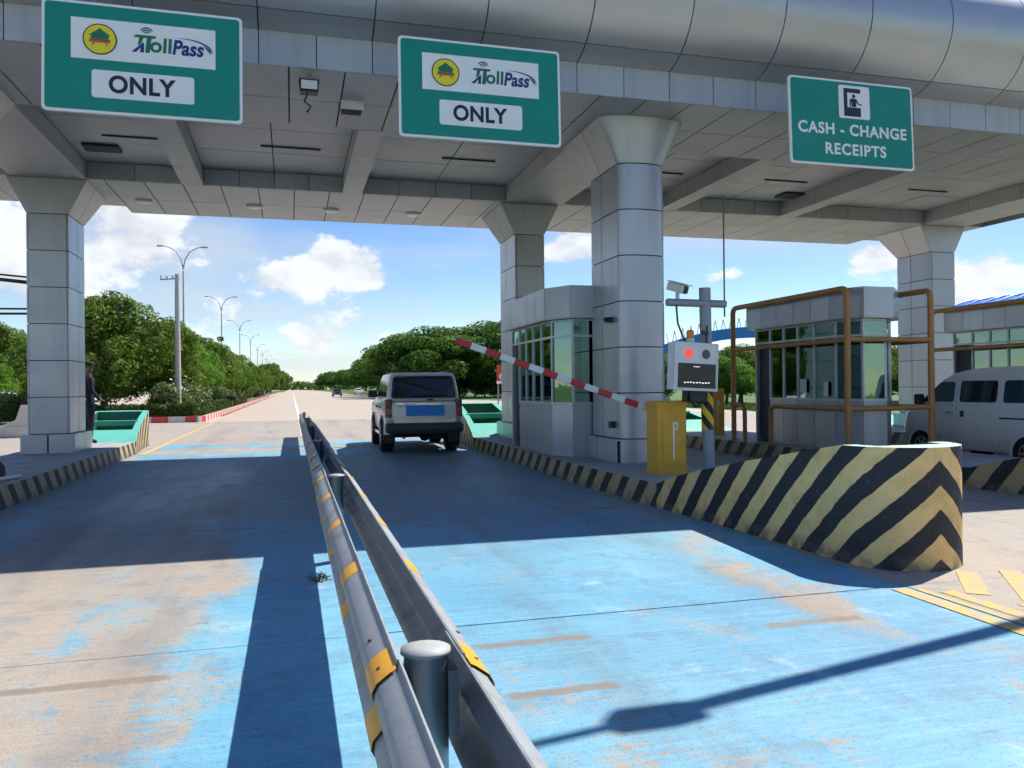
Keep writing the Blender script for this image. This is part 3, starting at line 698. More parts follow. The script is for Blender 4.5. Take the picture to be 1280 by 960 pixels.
# ------------------------------------------------------------------ columns
def column(x0, x1, y0, y1, label, round_front=False):
    cx = (x0+x1)/2; zb, zh = .28, 4.82
    T = thing('column', label, 'column', (cx, (y0+y1)/2, zb), group='canopy columns')
    MB().box(x0+.03, x1-.03, y0+.03, y1-.03, zb, ZS).build('core', 'joint', T)
    q = .008; tk = .028
    zt = [zb+.36]+[zb+.36+(zh-zb-.36)*i/6 for i in range(1, 7)]
    r = (x1-x0)/2
    def front_arc(za, zb_, grow0, grow1, name):
        k = 14; mb = MB(); v = []
        for z, gr in ((za, grow0), (zb_, grow1)):
            for i in range(k+1):
                a = math.pi+math.pi*i/k
                for rr in (r+gr, r+gr-tk): v.append((cx+rr*math.cos(a), y0+(rr*.36+0)*math.sin(a), z))
        n = 2*(k+1); f = []
        for i in range(k):
            o = 2*i
            f += [(o, o+2, n+o+2, n+o)]
            mb.add([v[j] for j in (o, o+1, o+3, o+2)], [(0, 1, 2, 3)]); mb.add([v[j] for j in (n+o, n+o+2, n+o+3, n+o+1)], [(0, 1, 2, 3)])
        mb.add([v[j] for j in (0, n, n+1, 1)], [(0, 1, 2, 3)]); mb.add([v[j] for j in (2*k, 2*k+1, n+2*k+1, n+2*k)], [(0, 1, 2, 3)])
        mb.add(v, f, True); mb.build(name, 'clad', T)
    ym = (y0+y1)/2+.1
    for a, b in zip(zt, zt[1:]):
        a += q; b -= q
        for X0, X1 in ((x0, x0+tk), (x1-tk, x1)):
            MB().box(X0, X1, y0+q, ym-q, a, b).build('panel', 'clad', T); MB().box(X0, X1, ym+q, y1-q, a, b).build('panel', 'clad', T)
        MB().box(x0+tk+q, x1-tk-q, y1-tk, y1, a, b).build('panel', 'clad', T)
        if round_front: front_arc(a, b, 0, 0, 'front_panel')
        else: MB().box(x0+tk+q, x1-tk-q, y0, y0+tk, a, b).build('panel', 'clad', T)
    # plinth
    e = .10
    MB().box(x0-e+.02, x1+e-.02, y0-e+.02, y1+e-.02, zb, zb+.33).build('plinth_core', 'joint', T)
    for s_ in (0, 1):
        MB().box(x0-e, x0-e+.02, (y0-e, ym)[s_]+q, (ym, y1+e)[s_]-q, zb, zb+.35).build('plinth_panel', 'clad', T)
        MB().box(x1+e-.02, x1+e, (y0-e, ym)[s_]+q, (ym, y1+e)[s_]-q, zb, zb+.35).build('plinth_panel', 'clad', T)
        if not round_front:
            MB().box((x0-e, cx)[s_]+.021, (cx-q, x1+e-.021)[s_], y0-e, y0-e+.02, zb, zb+.35).build('plinth_panel', 'clad', T)
    MB().box(x0-e+.021, x1+e-.021, y0-e+.021, y1+e-.021, zb+.335, zb+.352).build('plinth_top', 'clad', T)
    if round_front: front_arc(zb, zb+.35, .08, .08, 'plinth_front')
    # flared head
    fx, fy = .33, .45; ff = .02
    def quad(a, b, c, d, nm='head_panel'):
        n = (Vector(b)-Vector(a)).cross(Vector(d)-Vector(a)).normalized()*.028
        A = [Vector(p) for p in (a, b, c, d)]; c0 = sum(A, Vector())/4
        A = [p+(c0-p).normalized()*.010 for p in A]
        vv = A+[p-n for p in A]
        MB().add(vv, [(0, 1, 2, 3), (7, 6, 5, 4), (0, 4, 5, 1), (1, 5, 6, 2), (2, 6, 7, 3), (3, 7, 4, 0)]).build(nm, 'clad', T, fix=True)
    zt_ = ZS-.004
    for sgn, X in ((-1, x0), (1, x1)):
        Xo = X+sgn*fx
        pA, pB, pC = (X, y0, zh), (X, ym, zh), (X, y1, zh); tA, tB, tC = (Xo, y0-ff, zt_), (Xo, ym, zt_), (Xo, y1+fy, zt_)
        if sgn < 0: quad(pB, pA, tA, tB); quad(pC, pB, tB, tC)
        else: quad(pA, pB, tB, tA); quad(pB, pC, tC, tB)
    quad((x1, y1, zh), (x0, y1, zh), (x0-fx, y1+fy, zt_), (x1+fx, y1+fy, zt_))
    if round_front: front_arc(zh+q, zt_, 0, fx, 'head_front')
    else: quad((x0, y0, zh), (x1, y0, zh), (x1+fx, y0-ff, zt_), (x0-fx, y0-ff, zt_))
    return T
column(-4.80, -4.08, 16.95, 18.15, 'grey clad square column at the left, standing on its island')
column(4.78, 5.46, 17.0, 18.3, 'grey clad square column behind the near booth')
column(15.92, 16.67, 17.0, 18.2, 'grey clad square column behind the silver van')
fc = column(4.80, 5.56, 11.30, 12.40, 'silver column with rounded front beside the near booth', True)
column(15.92, 16.67, 11.45, 12.25, 'silver column with rounded front beyond the right edge', True)
column(-4.80, -4.04, 11.45, 12.25, 'silver column with rounded front beyond the left edge', True)
# small camera and conduit on the near column
T = thing('column_camera', 'small black camera with conduit on the side of the rounded column', 'camera', (4.80, 11.5, .7))
MB().box(4.70, 4.835, 11.50, 11.62, 2.43, 2.51).build('camera_body', 'black_plastic', T); MB().cyl((4.70, 11.5, 2.47), (4.65, 11.48, 2.46), .03, .03, 12).build('lens', 'screen', T)
MB().tube([(4.825, 11.47, 2.4), (4.825, 11.47, .9)], .010, 6).build('conduit', 'frame_alu', T); MB().box(4.72, 4.835, 11.44, 11.54, .80, .90).build('junction_box', 'black_plastic', T)

# round sign on bracket arms at the left column
T = thing('bracket_sign', 'round grey sign on two pairs of dark arms left of the column', 'sign', (-4.8, 17.2, 2.9))
for z0, z1, r_ in ((3.62, 3.74, .018), (3.52, 3.66, .035), (3.02, 3.00, .018), (2.93, 2.90, .022)):
    MB().tube([(-4.79, 17.1, z0), (-6.3, 17.0, z1)], r_, 8).build('arm', 'bumper', T)
MB().cyl((-5.62, 16.95, 3.27), (-5.62, 16.91, 3.27), .33, .33, 28).build('disc', 'pole_grey', T)

# ------------------------------------------------------------------ overhead signs
def rrect(w, h, r, k=5):
    P = []
    for cx_, cz_, a0 in ((w/2-r, h/2-r, 0), (-w/2+r, h/2-r, 90), (-w/2+r, -h/2+r, 180), (w/2-r, -h/2+r, 270)):
        for i in range(k+1):
            t = R(a0+90*i/k); P.append((cx_+r*math.cos(t), cz_+r*math.sin(t)))
    return P
def plate(T, name, mat, w, h, r, y0, y1, cx_=0, cz_=0):
    o = MB().extr([(p[0]+cx_, p[1]+cz_) for p in rrect(w, h, r)], 'y', y1, y0).build(name, mat, T, world=False, fix=True); return o
def sign_base(x, label, dz=0):
    T = thing('overhead_sign', label, 'sign', (x, 9.38, 5.0+dz), group='green overhead lane signs')
    T.rotation_euler = (R(-2.2), 0, 0)
    plate(T, 'border', 'sign_white', 2.0, 1.2, .05, .0, .03); plate(T, 'panel', 'sign_green', 1.94, 1.14, .035, -.006, -.001)
    for sx in (-.6, .6):
        MB().box(sx-.03, sx+.03, .031, .09, -.55, .62).build('rail', 'pole_grey', T, world=False)
        MB().tube([(sx, .06, .55), (sx, .45, .82)], .02, 8).build('hanger', 'pole_grey', T, world=False)
    return T
def poly(T, name, mat, pts, y=-.016, th=.003):
    return MB().extr(pts, 'y', y+th, y).build(name, mat, T, world=False, fix=True)
def ring_pts(cx_, cz_, r, a0, a1, k, w):
    o = [(cx_+r*math.cos(R(a0+(a1-a0)*i/k)), cz_+r*math.sin(R(a0+(a1-a0)*i/k))) for i in range(k+1)]
    i_ = [(cx_+(r-w)*math.cos(R(a0+(a1-a0)*i/k)), cz_+(r-w)*math.sin(R(a0+(a1-a0)*i/k))) for i in range(k+1)]
    return o+i_[::-1]
def strip_arc(T, name, mat, cx_, cz_, r, a0, a1, w, k=16, y=-.018, ex=1.):
    mb = MB(); v = []
    for i in range(k+1):
        a = R(a0+(a1-a0)*i/k); ww = w*(math.sin(math.pi*(i+.6)/(k+1.2)) if ex != 1. else 1)
        v += [(cx_+r*math.cos(a)*ex, y, cz_+r*math.sin(a)), (cx_+(r-ww)*math.cos(a)*ex, y, cz_+(r-ww)*math.sin(a))]
    mb.add(v, [(2*i, 2*i+1, 2*i+3, 2*i+2) for i in range(k)])
    return mb.build(name, mat, T, world=False)
def toll_sign(x, label):
    T = sign_base(x, label)
    a = plate(T, 'logo_panel', 'sign_white', 1.44, .44, .005, -.012, -.007, .0, .20)
    b = plate(T, 'word_panel', 'sign_white', 1.02, .30, .03, -.012, -.007, -.01, -.28)
    E = T
    cx_, cz_ = -.44, .20
    poly(E, 'emblem_rim', 'sign_black', [(cx_+.168*math.cos(t*math.pi/20), cz_+.168*math.sin(t*math.pi/20)) for t in range(40)], -.0155)
    em = poly(E, 'emblem', 'logo_yellow', [(cx_+.155*math.cos(t*math.pi/20), cz_+.155*math.sin(t*math.pi/20)) for t in range(40)], -.0185)
    hp = [(-.105, .035), (-.09, .05), (-.02, .10), (0, .12), (.02, .10), (.09, .05), (.105, .035), (.085, .04), (.085, .0), (-.085, .0), (-.085, .04)]
    poly(E, 'emblem_house', 'logo_green', [(cx_+p[0], cz_+p[1]) for p in hp], -.0215)
    poly(E, 'emblem_deck', 'bumper', [(cx_-.10, cz_-.016), (cx_+.10, cz_-.016), (cx_+.10, cz_-.004), (cx_-.10, cz_-.004)], -.0215)
    poly(E, 'emblem_beam', 'logo_red', [(cx_-.105, cz_-.038), (cx_+.105, cz_-.038), (cx_+.10, cz_-.02), (cx_-.10, cz_-.02)], -.0215)
    for sx in (-1, 1):
        poly(E, 'emblem_leg', 'logo_red', [(cx_+sx*.062, cz_-.038), (cx_+sx*.082, cz_-.075), (cx_+sx*.070, cz_-.075), (cx_+sx*.048, cz_-.038)], -.0215)
    # the word mark
    poly(E, 'letter_bar', 'logo_green', [(-.115, .262), (.105, .262), (.115, .29), (-.085, .29)], -.0155)
    poly(E, 'letter_stem', 'logo_green', [(.005, .10), (.05, .10), (.068, .262), (.022, .262)], -.0155)
    poly(E, 'letter_slant', 'logo_green', [(-.055, .262), (-.012, .262), (-.03, .20), (-.07, .165)], -.0152)
    poly(E, 'letter_slant', 'logo_navy', [(-.13, .10), (-.085, .10), (-.04, .155), (-.045, .10), (-.008, .10), (-.006, .215)], -.0152)
    strip_arc(E, 'signal_arc', 'logo_green', .02, .305, .025, 20, 160, .012); strip_arc(E, 'signal_arc', 'logo_green', .02, .305, .048, 25, 155, .012); strip_arc(E, 'signal_arc', 'logo_navy', .02, .305, .072, 30, 150, .012)
    text('lettering', 'oll', .225, 'logo_green', E, (.162, -.0145, .185), .005, .05, space=1.02)
    text('lettering', 'Pass', .225, 'logo_navy', E, (.432, -.0145, .180), .006, .18, sx=.82, space=1.02)
    strip_arc(E, 'swoosh', 'logo_navy', .40, .16, .135, -2, 105, .013, 24, ex=2.15); strip_arc(E, 'swoosh', 'logo_navy', .40, .155, .112, -8, 45, .011, 24, ex=2.45)
    text('lettering', 'ONLY', .255, 'sign_black', E, (-.03, -.0145, -.285), .008, 0, sx=.92, space=1.06)
    return T
toll_sign(-1.50, 'green overhead sign reading TollPass ONLY over the left lane')
toll_sign(2.24, 'green overhead sign reading TollPass ONLY over the lane with the parked car')
T = sign_base(7.5, 'green overhead sign reading CASH - CHANGE RECEIPTS at the right', .03)
plate(T, 'pictogram_panel', 'sign_white', .50, .46, .03, -.012, -.007, .03, .30)
poly(T, 'pictogram_booth', 'sign_black', [(-.14, .49), (.13, .49), (.13, .43), (-.085, .43), (-.085, .225), (.13, .225), (.13, .10), (-.14, .10)], -.0155)
poly(T, 'pictogram_head', 'sign_black', [(.02+.026*math.cos(t*math.pi/8), .385+.026*math.sin(t*math.pi/8)) for t in range(16)], -.0155)
poly(T, 'pictogram_body', 'sign_black', [(-.015, .235), (-.012, .30), (-.022, .30), (-.032, .235), (-.048, .235), (-.044, .325), (-.025, .35), (.055, .35), (.075, .325), (.10, .285), (.15, .277), (.15, .264), (.095, .268), (.06, .305), (.055, .235)], -.0155)
text('lettering', 'CASH - CHANGE', .215, 'sign_white', T, (0, -.0085, -.10), .006, sx=1.0, space=1.10)
text('lettering', 'RECEIPTS', .215, 'sign_white', T, (.03, -.0085, -.375), .006, sx=1.0, space=1.14)

# ------------------------------------------------------------------ guardrail
GR = thing('guardrail', 'double galvanised guardrail with yellow bands between the two lanes', 'guardrail', (.354, 11.7, 0))
GY0, GY1 = -1.6, 25.0
def wprof(sg, xin, off=0., lo=0, hi=99):
    P = [(xin, .730), (xin+sg*.004, .716), (xin+sg*.022, .706), (xin+sg*.055, .682), (xin+sg*.068, .658), (xin+sg*.066, .634), (xin+sg*.040, .602), (xin+sg*.022, .584),
         (xin+sg*.040, .562), (xin+sg*.066, .532), (xin+sg*.070, .508), (xin+sg*.058, .486), (xin+sg*.022, .462), (xin+sg*.004, .450), (xin, .430)]
    return [(p[0]+sg*off, p[1]+off*.6) for p in P][lo:hi]
def beam(sg, xin, y0, y1, name, mat, off=0., lo=0, hi=99, th=.006):
    P = wprof(sg, xin, off, lo, hi); Q = [(p[0]-sg*th, p[1]-.001) for p in P]; n = len(P); mb = MB()
    v = [(p[0], y, p[1]) for y in (y0, y1) for p in P]+[(p[0], y, p[1]) for y in (y0, y1) for p in Q]
    f = []
    for i in range(n-1): f += [(i, i+1, n+i+1, n+i), (2*n+i, 3*n+i, 3*n+i+1, 2*n+i+1)]
    f += [(0, n, 3*n, 2*n), (n-1, 3*n-1, 4*n-1, 2*n-1)]
    for i in range(n-1): f += [(i, 2*n+i, 2*n+i+1, i+1), (n+i, n+i+1, 3*n+i+1, 3*n+i)]
    mb.add(v, f, True); o = mb.build(name, mat, GR, fix=True)
    md = o.modifiers.new('split', 'EDGE_SPLIT'); md.split_angle = R(50); return o
ypost = [2.22+4.65*k for k in range(0, 5)]
LX, RX = .267, .438
segs = [GY0]+[y+.12 for y in ypost if y > 0]
segs[-1] = GY1
for a, b in zip(segs, segs[1:]):
    for sg, xin in ((-1, LX), (1, RX)):
        k = segs.index(a)
        beam(sg, xin, a-(.22 if k else 0), b, 'rail_beam', 'galv', .0062*(k % 2))
for y in ypost:
    if y < GY0: continue
    x = .354
    o = MB().lathe([(.0, 0), (.062, 0), (.062, .712)], (x, y, 0), 'z', 24).build('post', 'galv_post', GR)
    MB().lathe([(.064, .710), (.071, .714), (.070, .724), (.03, .732), (.001, .733)], (x, y, 0), 'z', 24).build('post_cap', 'cap', o)
    for sg, xin in ((-1, LX), (1, RX)):
        MB().box(min(xin, xin-sg*.03)+.0, max(xin, xin-sg*.03), y-.05, y+.05, .49, .67).build('spacer', 'galv_post', o)
yb = [2.17+1.17*k for k in range(-2, 17)]
for y in yb:
    if y < GY0+.1: continue
    for sg, xin in ((-1, LX), (1, RX)):
        beam(sg, xin, y-.085+random.uniform(-.02, .02), y+.10, 'reflective_band', 'yel_refl', .0078, 1, 6, .0008)
        beam(sg, xin, y-.085+random.uniform(-.02, .02), y+.10, 'reflective_band', 'yel_refl', .0078, 8, 12, .0008)
for y in (2.17, 2.42, 6.75, 7.0, 11.4, 11.65):
    for sg, xin in ((-1, LX), (1, RX)):
        c = (xin+sg*.044, y, .694)
        MB().lathe([(.011, -.004), (.011, .004), (.005, .007)], c, 'z', 10).build('bolt', 'rust', GR)
        for zz in (.60, .55):
            MB().cyl((xin-sg*.002, y+.06, zz), (xin-sg*.022, y+.06, zz), .014, .014, 8).build('bolt', 'galv_post', GR)
# end of the rail
MB().box(.31, .40, 25.0, 25.06, 0, .74).build('end_plate', 'galv_post', GR)

# ------------------------------------------------------------------ booths
def booth(ox, oy, label, wid=1.15, back=2.95, papers=False):
    z0, zs, zt, zw, zp = .28, 1.15, 2.28, 2.56, 3.10
    T = thing('toll_booth', label, 'toll booth', (ox+wid/2, oy+back/2, z0), group='toll booths')
    P = [(0, back), (0, .45), (.22, 0), (.70, 0), (wid, .42), (wid, back)]
    W = lambda p: (ox+p[0], oy+p[1])
    lerp = lambda p, q, t: (p[0]+(q[0]-p[0])*t, p[1]+(q[1]-p[1])*t)
    # outward normal = right-hand normal of travel direction? travel (0,back)->(0,.45) is -y: right-hand normal = (-1,0): outward
    bays = []
    L = [0, .20, .38, .56, .76, 1.0]
    for i in range(5): bays.append((lerp(P[0], P[1], L[i]), lerp(P[0], P[1], L[i+1]), 'door' if i == 0 else 'win'))
    bays += [(P[1], P[2], 'win'), (P[2], P[3], 'win'), (P[3], P[4], 'win')]
    for i in range(4): bays.append((lerp(P[4], P[5], i/4), lerp(P[4], P[5], (i+1)/4), 'win'))
    bays += [(P[5], lerp(P[5], P[0], .5), 'solid'), (lerp(P[5], P[0], .5), P[0], 'solid')]
    for (a, b, kind) in bays:
        A, B = W(a), W(b); d = Vector((B[0]-A[0], B[1]-A[1])).normalized()
        ins = lambda e: ((A[0]+d.x*e, A[1]+d.y*e), (B[0]-d.x*e, B[1]-d.y*e))
        e = ins(.006)
        if kind == 'solid':
            MB().wallbox(*e, -.04, 0, z0, zw).build('wall_panel', 'clad', T); continue
        if kind == 'door':
            MB().wallbox(*ins(.03), -.10, -.07, z0+.05, zt-.03).build('door', 'bumper', T)
        else:
            MB().wallbox(*e, -.04, 0, z0, zs-.012).build('wall_panel', 'clad', T)
            MB().wallbox(A, B, -.045, .012, zs-.01, zs+.03).build('sill', 'frame_alu', T)
            MB().wallbox(*ins(.012), -.028, -.020, zs+.03, zt-.02).build('pane', 'booth_glass', T)
        MB().wallbox(*ins(.012), -.028, -.020, zt+.02, zw-.03).build('pane', 'booth_glass', T)
        MB().wallbox(A, B, -.045, .004, zt-.02, zt+.02).build('transom', 'frame_alu', T)
        MB().wallbox(A, B, -.045, .004, zw-.03, zw).build('head_frame', 'frame_alu', T)
        m0 = (A[0]-d.x*.004, A[1]-d.y*.004); m1 = (A[0]+d.x*.03, A[1]+d.y*.03)
        MB().wallbox(m0, m1, -.05, .007, zs+.03 if kind != 'door' else z0, zw).build('mullion', 'frame_alu', T)
    # parapet: overhanging panels
    ov = .13; n = len(P)
    def off(i):
        p = Vector(P[i]); a = (p-Vector(P[i-1])).normalized(); b = (Vector(P[(i+1) % n])-p).normalized()
        na = Vector((a.y, -a.x)); nb_ = Vector((b.y, -b.x)); m = (na+nb_).normalized(); k = ov/max(.35, m.dot(na)); return (p.x+m.x*k, p.y+m.y*k)
    O = [off(i) for i in range(n)]
    MB().prism([W((p[0]*.985+.01, p[1]*.985+.02)) for p in O], zw+.005, zw+.05).build('roof_underside', 'clad', T)
    MB().prism([W(((p[0]-wid/2)*.95+wid/2, (p[1]-back/2)*.97+back/2)) for p in O], zw+.05, zp-.03).build('roof', 'joint', T)
    for i in range(n):
        a, b = O[i], O[(i+1) % n]; Ls = math.dist(a, b); k = max(1, round(Ls/.52))
        for j in range(k):
            A, B = W(lerp(a, b, j/k)), W(lerp(a, b, (j+1)/k)); d = Vector((B[0]-A[0], B[1]-A[1])).normalized()
            MB().wallbox((A[0]+d.x*.005, A[1]+d.y*.005), (B[0]-d.x*.005, B[1]-d.y*.005), -.03, 0, zw+.02, zp).build('parapet_panel', 'clad', T)
    # inside: floor, counter, cabinet
    MB().prism([W((p[0]*.93+.04, p[1]*.95+.05)) for p in P], z0+.001, z0+.03).build('floor', 'interior', T)
    MB().box(ox+.10, ox+.42, oy+.5, oy+1.9, 1.0, 1.05).build('counter', 'interior', T)
    MB().box(ox+.55, ox+1.0, oy+2.2, oy+2.8, z0, 2.0).build('cabinet', 'interior', T)
    MB().box(ox+.16, ox+.22, oy+.75, oy+1.15, 1.1, 1.4).box(ox+.16, ox+.24, oy+.9, oy+1.0, 1.05, 1.1).build('monitor', 'black_plastic', T)
    if papers:
        for (yy, zz, s_) in ((1.25, 1.28, .20), (.62, 1.22, .13)):
            MB().box(ox-.016, ox-.012, oy+yy, oy+yy+s_, zz, zz+.26).build('notice', 'paper', T)
    return T
booth(4.25, 12.45, 'grey clad toll booth with green glass beside the rounded silver column')
booth(9.25, 11.65, 'grey clad toll booth with green glass inside brown pipe guards left of the van', papers=True)
booth(14.25, 11.65, 'grey clad toll booth behind the silver van')
def guard(ox, oy, label):
    T = thing('pipe_guard', label, 'guard rail', (ox+.85, oy+1.8, .28), group='brown pipe guards')
    r = .052; z0, zt, zm, zl = .28, 3.05, 2.18, 1.02
    W = .0+1.7; D = 3.6
    p = lambda x, y, z: (ox+x, oy+y, z)
    MB().tube(fillet([p(0, 0, z0), p(0, 0, zt), p(0, D, zt), p(0, D, z0)], .14), r, 12).build('frame_pipe', 'brown_pipe', T)
    MB().tube(fillet([p(W, 0, z0), p(W, 0, zt), p(W, D, zt), p(W, D, z0)], .14), r, 12).build('frame_pipe', 'brown_pipe', T)
    MB().tube([p(0, 0, zm), p(0, D, zm)], r*.86, 12).build('middle_pipe', 'brown_pipe', T); MB().tube([p(W, 0, zm), p(W, D, zm)], r*.86, 12).build('middle_pipe', 'brown_pipe', T)
    MB().tube([p(0, 0, zm+.01), p(W, 0, zm+.01)], r*.86, 12).build('middle_pipe', 'brown_pipe', T)
    MB().tube([p(0, 0, zl), p(W, 0, zl)], r*.86, 12).build('lower_pipe', 'brown_pipe', T)
    for x in (0, W):
        MB().tube(fillet([p(x, 0, zl), p(x, 2.25, zl), p(x, 2.25, z0)], .14), r*.86, 12).build('lower_pipe', 'brown_pipe', T)
        MB().tube(fillet([p(x, D, zl), p(x, D-.42, zl), p(x, D-.42, z0)], .14), r*.86, 12).build('lower_pipe', 'brown_pipe', T)
    for x, y in ((0, 0), (W, 0), (0, D), (W, D)):
        MB().box(ox+x-.09, ox+x+.09, oy+y-.09, oy+y+.09, z0, z0+.015).build('foot_plate', 'brown_pipe', T)
guard(9.0, 11.45, 'brown pipe guard frame round the booth left of the van')
guard(14.0, 11.35, 'brown pipe guard frame round the booth behind the van')

# ------------------------------------------------------------------ barrier gate
def gate_cabinet(T, x, y, w=.42, d=.36, h=.96, z0=.28):
    MB().rings([(z0, x-w/2-.012, x+w/2+.012, y-d/2-.012, y+d/2+.012, .02), (z0+.05, x-w/2-.012, x+w/2+.012, y-d/2-.012, y+d/2+.012, .02)], 2, False).build('base', 'orange_box', T)
    MB().rings([(z0+.05, x-w/2, x+w/2, y-d/2, y+d/2, .025), (z0+h-.05, x-w/2, x+w/2, y-d/2, y+d/2, .025)], 3, False).build('cabinet', 'orange_box', T)
    MB().rings([(z0+h-.05, x-w/2-.012, x+w/2+.012, y-d/2-.012, y+d/2+.012, .03), (z0+h-.012, x-w/2-.012, x+w/2+.012, y-d/2-.012, y+d/2+.012, .03), (z0+h, x-w/2+.01, x+w/2-.01, y-d/2+.01, y+d/2-.01, .03)], 3, False).build('lid', 'orange_box', T)
    dr = MB().box(x-w/2+.07, x+w/2-.03, y-d/2-.012, y-d/2-.002, z0+.12, z0+h-.22).build('door', 'orange_box', T, bevel=.004)
    dx = x+.02
    MB().box(dx-.02, dx+.0, y-d/2-.017, y-d/2-.012, z0+.2, z0+h-.28).box(dx, dx+.05, y-d/2-.017, y-d/2-.012, z0+h-.30, z0+h-.28).box(dx+.035, dx+.05, y-d/2-.017, y-d/2-.012, z0+h-.36, z0+h-.30).box(dx, dx+.05, y-d/2-.017, y-d/2-.012, z0+h-.375, z0+h-.36).build('letter_mark', 'sign_white', dr)
T = thing('barrier_gate', 'yellow barrier gate with raised red and white arm on the near island', 'barrier gate', (4.80, 9.72, .28))
gate_cabinet(T, 4.80, 9.72)
a0 = Vector((4.70, 9.98, 1.12)); a1 = Vector((2.00, 9.90, 2.04)); dv = (a1-a0)
MB().cyl((4.70, 9.85, 1.12), (4.70, 10.03, 1.12), .05, .05, 14).build('pivot', 'bumper', T)
ns = 14
for i in range(ns):
    p, q = a0+dv*(i/ns), a0+dv*((i+1)/ns)
    qd = dv.to_track_quat('X', 'Z').to_matrix().to_4x4(); mm = Matrix.Translation((p+q)/2) @ qd
    MB().obox(mm, (q-p).length, .035, .085).build('arm_section', 'red_paint' if i % 2 == 1 else 'white_paint', T, bevel=.008)
T = thing('barrier_gate', 'yellow barrier cabinet far behind the signal post', 'barrier gate', (9.55, 16.9, .28))
gate_cabinet(T, 9.55, 16.9, h=1.08)

# ------------------------------------------------------------------ signal post
px_, py_ = 5.30, 9.45
T = thing('signal_post', 'grey steel post with black and yellow wrap, cross arm and camera', 'post', (px_, py_, .28))
MB().cyl((px_-.02, py_, .28), (px_-.06, py_, 2.72), .076, .076, 20).build('pole', 'pole_grey', T)
MB().box(px_-.16, px_+.12, py_-.14, py_+.14, .28, .30).build('foot_plate', 'pole_grey', T)
MB().cyl((px_-.62, py_-.03, 2.52), (px_+.22, py_-.03, 2.51), .05, .05, 16).build('cross_arm', 'pole_grey', T)
MB().cyl((px_-.035, py_, .86), (px_-.044, py_, 1.44), .080, .080, 24, False).build('hazard_wrap', 'hazard_wrap', T)
# camera on the arm
T = thing('camera', 'white box camera on the cross arm of the signal post', 'camera', (px_-.47, py_-.03, 2.57))
cm = Matrix.Translation((px_-.47, py_-.03, 2.71)) @ Matrix.Rotation(R(-58), 4, 'Z') @ Matrix.Rotation(R(18), 4, 'Y')
MB().obox(cm, .26, .12, .11).build('housing', 'cream_box', T, bevel=.015)
MB().obox(cm @ Matrix.Translation((.02, 0, .065)), .31, .14, .012).build('sun_shield', 'cream_box', T, bevel=.004)
MB().obox(cm @ Matrix.Translation((.132, 0, 0)), .012, .10, .09).build('front_glass', 'screen', T)
MB().tube([(px_-.47, py_-.03, 2.56), (px_-.47, py_-.03, 2.65)], .025, 10).build('bracket', 'cream_box', T)
MB().tube([(px_-.50, py_-.05, 2.50), (px_-.49, py_-.07, 2.25), (px_-.42, py_-.09, 2.05), (px_-.30, py_-.09, 1.93), (px_-.16, py_-.09, 1.92), (px_-.08, py_-.09, 2.0)], .013, 8).build('cable', 'black_plastic', T)
# display
T = thing('lane_display', 'white lane display box with red lamp, grey lamp and black screen', 'display', (px_-.38, py_-.18, 1.30))
dm = Matrix.Translation((px_-.36, py_-.20, 1.68)) @ Matrix.Rotation(R(2.5), 4, 'Y') @ Matrix.Rotation(R(9), 4, 'Z')
def dp(u, v, d): return dm @ Vector((u, -d, v))
MB().obox(dm, .66, .16, .60).build('case', 'white_paint', T, bevel=.012)
fr_ = MB()
for (u0, u1, v0, v1) in ((-.335, .335, .29, .306), (-.335, .335, -.306, -.29), (-.337, -.318, -.29, .29), (.318, .337, -.29, .29)):
    fr_.obox(dm @ Matrix.Translation(((u0+u1)/2, -.086, (v0+v1)/2)), u1-u0, .016, v1-v0)
fr_.build('frame', 'white_paint', T)
MB().obox(dm @ Matrix.Translation((.015, -.083, -.115)), .58, .008, .31).build('screen', 'screen', T)
MB().cyl(dp(-.12, .165, .079), dp(-.12, .165, .092), .062, .058, 24).build('red_lamp', 'red_lamp', T)
MB().cyl(dp(.15, .165, .079), dp(.15, .165, .092), .062, .058, 24).build('grey_lamp', 'grey_lamp', T)
for k in range(9):
    MB().obox(dm @ Matrix.Translation((-.17+.046*k, -.0875, -.205+.003*(k % 3))), .026, .003, .012).build('screen_text', 'screen_dot', T)
for k in range(3):
    MB().obox(dm @ Matrix.Translation((-.03+.035*k, -.0875, .0)), .022, .003, .008).build('screen_text', 'screen_dot', T)
MB().obox(dm @ Matrix.Translation((.10, .06, -.37)), .34, .10, .16).build('mount', 'black_plastic', T, bevel=.01)
MB().tube([dp(-.02, -.30, 0), dp(-.02, -.42, .02), dp(.03, -.50, .03), dp(.12, -.50, .0), dp(.2, -.45, -.05)], .018, 8).build('cable', 'black_plastic', T)
MB().tube([dp(.23, .3, -.02), dp(.23, .55, -.02)], .012, 8).build('antenna', 'black_plastic', T); MB().obox(dm @ Matrix.Translation((.20, .02, .45)), .08, .04, .05).build('antenna_clamp', 'black_plastic', T)
bq = dp(-.04, .30, .0)
T = thing('beacon', 'orange warning beacon on top of the lane display', 'beacon', tuple(bq))
MB().lathe([(.055, 0), (.055, .05), (.048, .06)], bq, 'z', 16).build('base', 'cream_box', T)
MB().lathe([(.046, .06), (.050, .07), (.048, .15), (.03, .17), (.001, .172)], bq, 'z', 16).build('dome', 'amber', T)

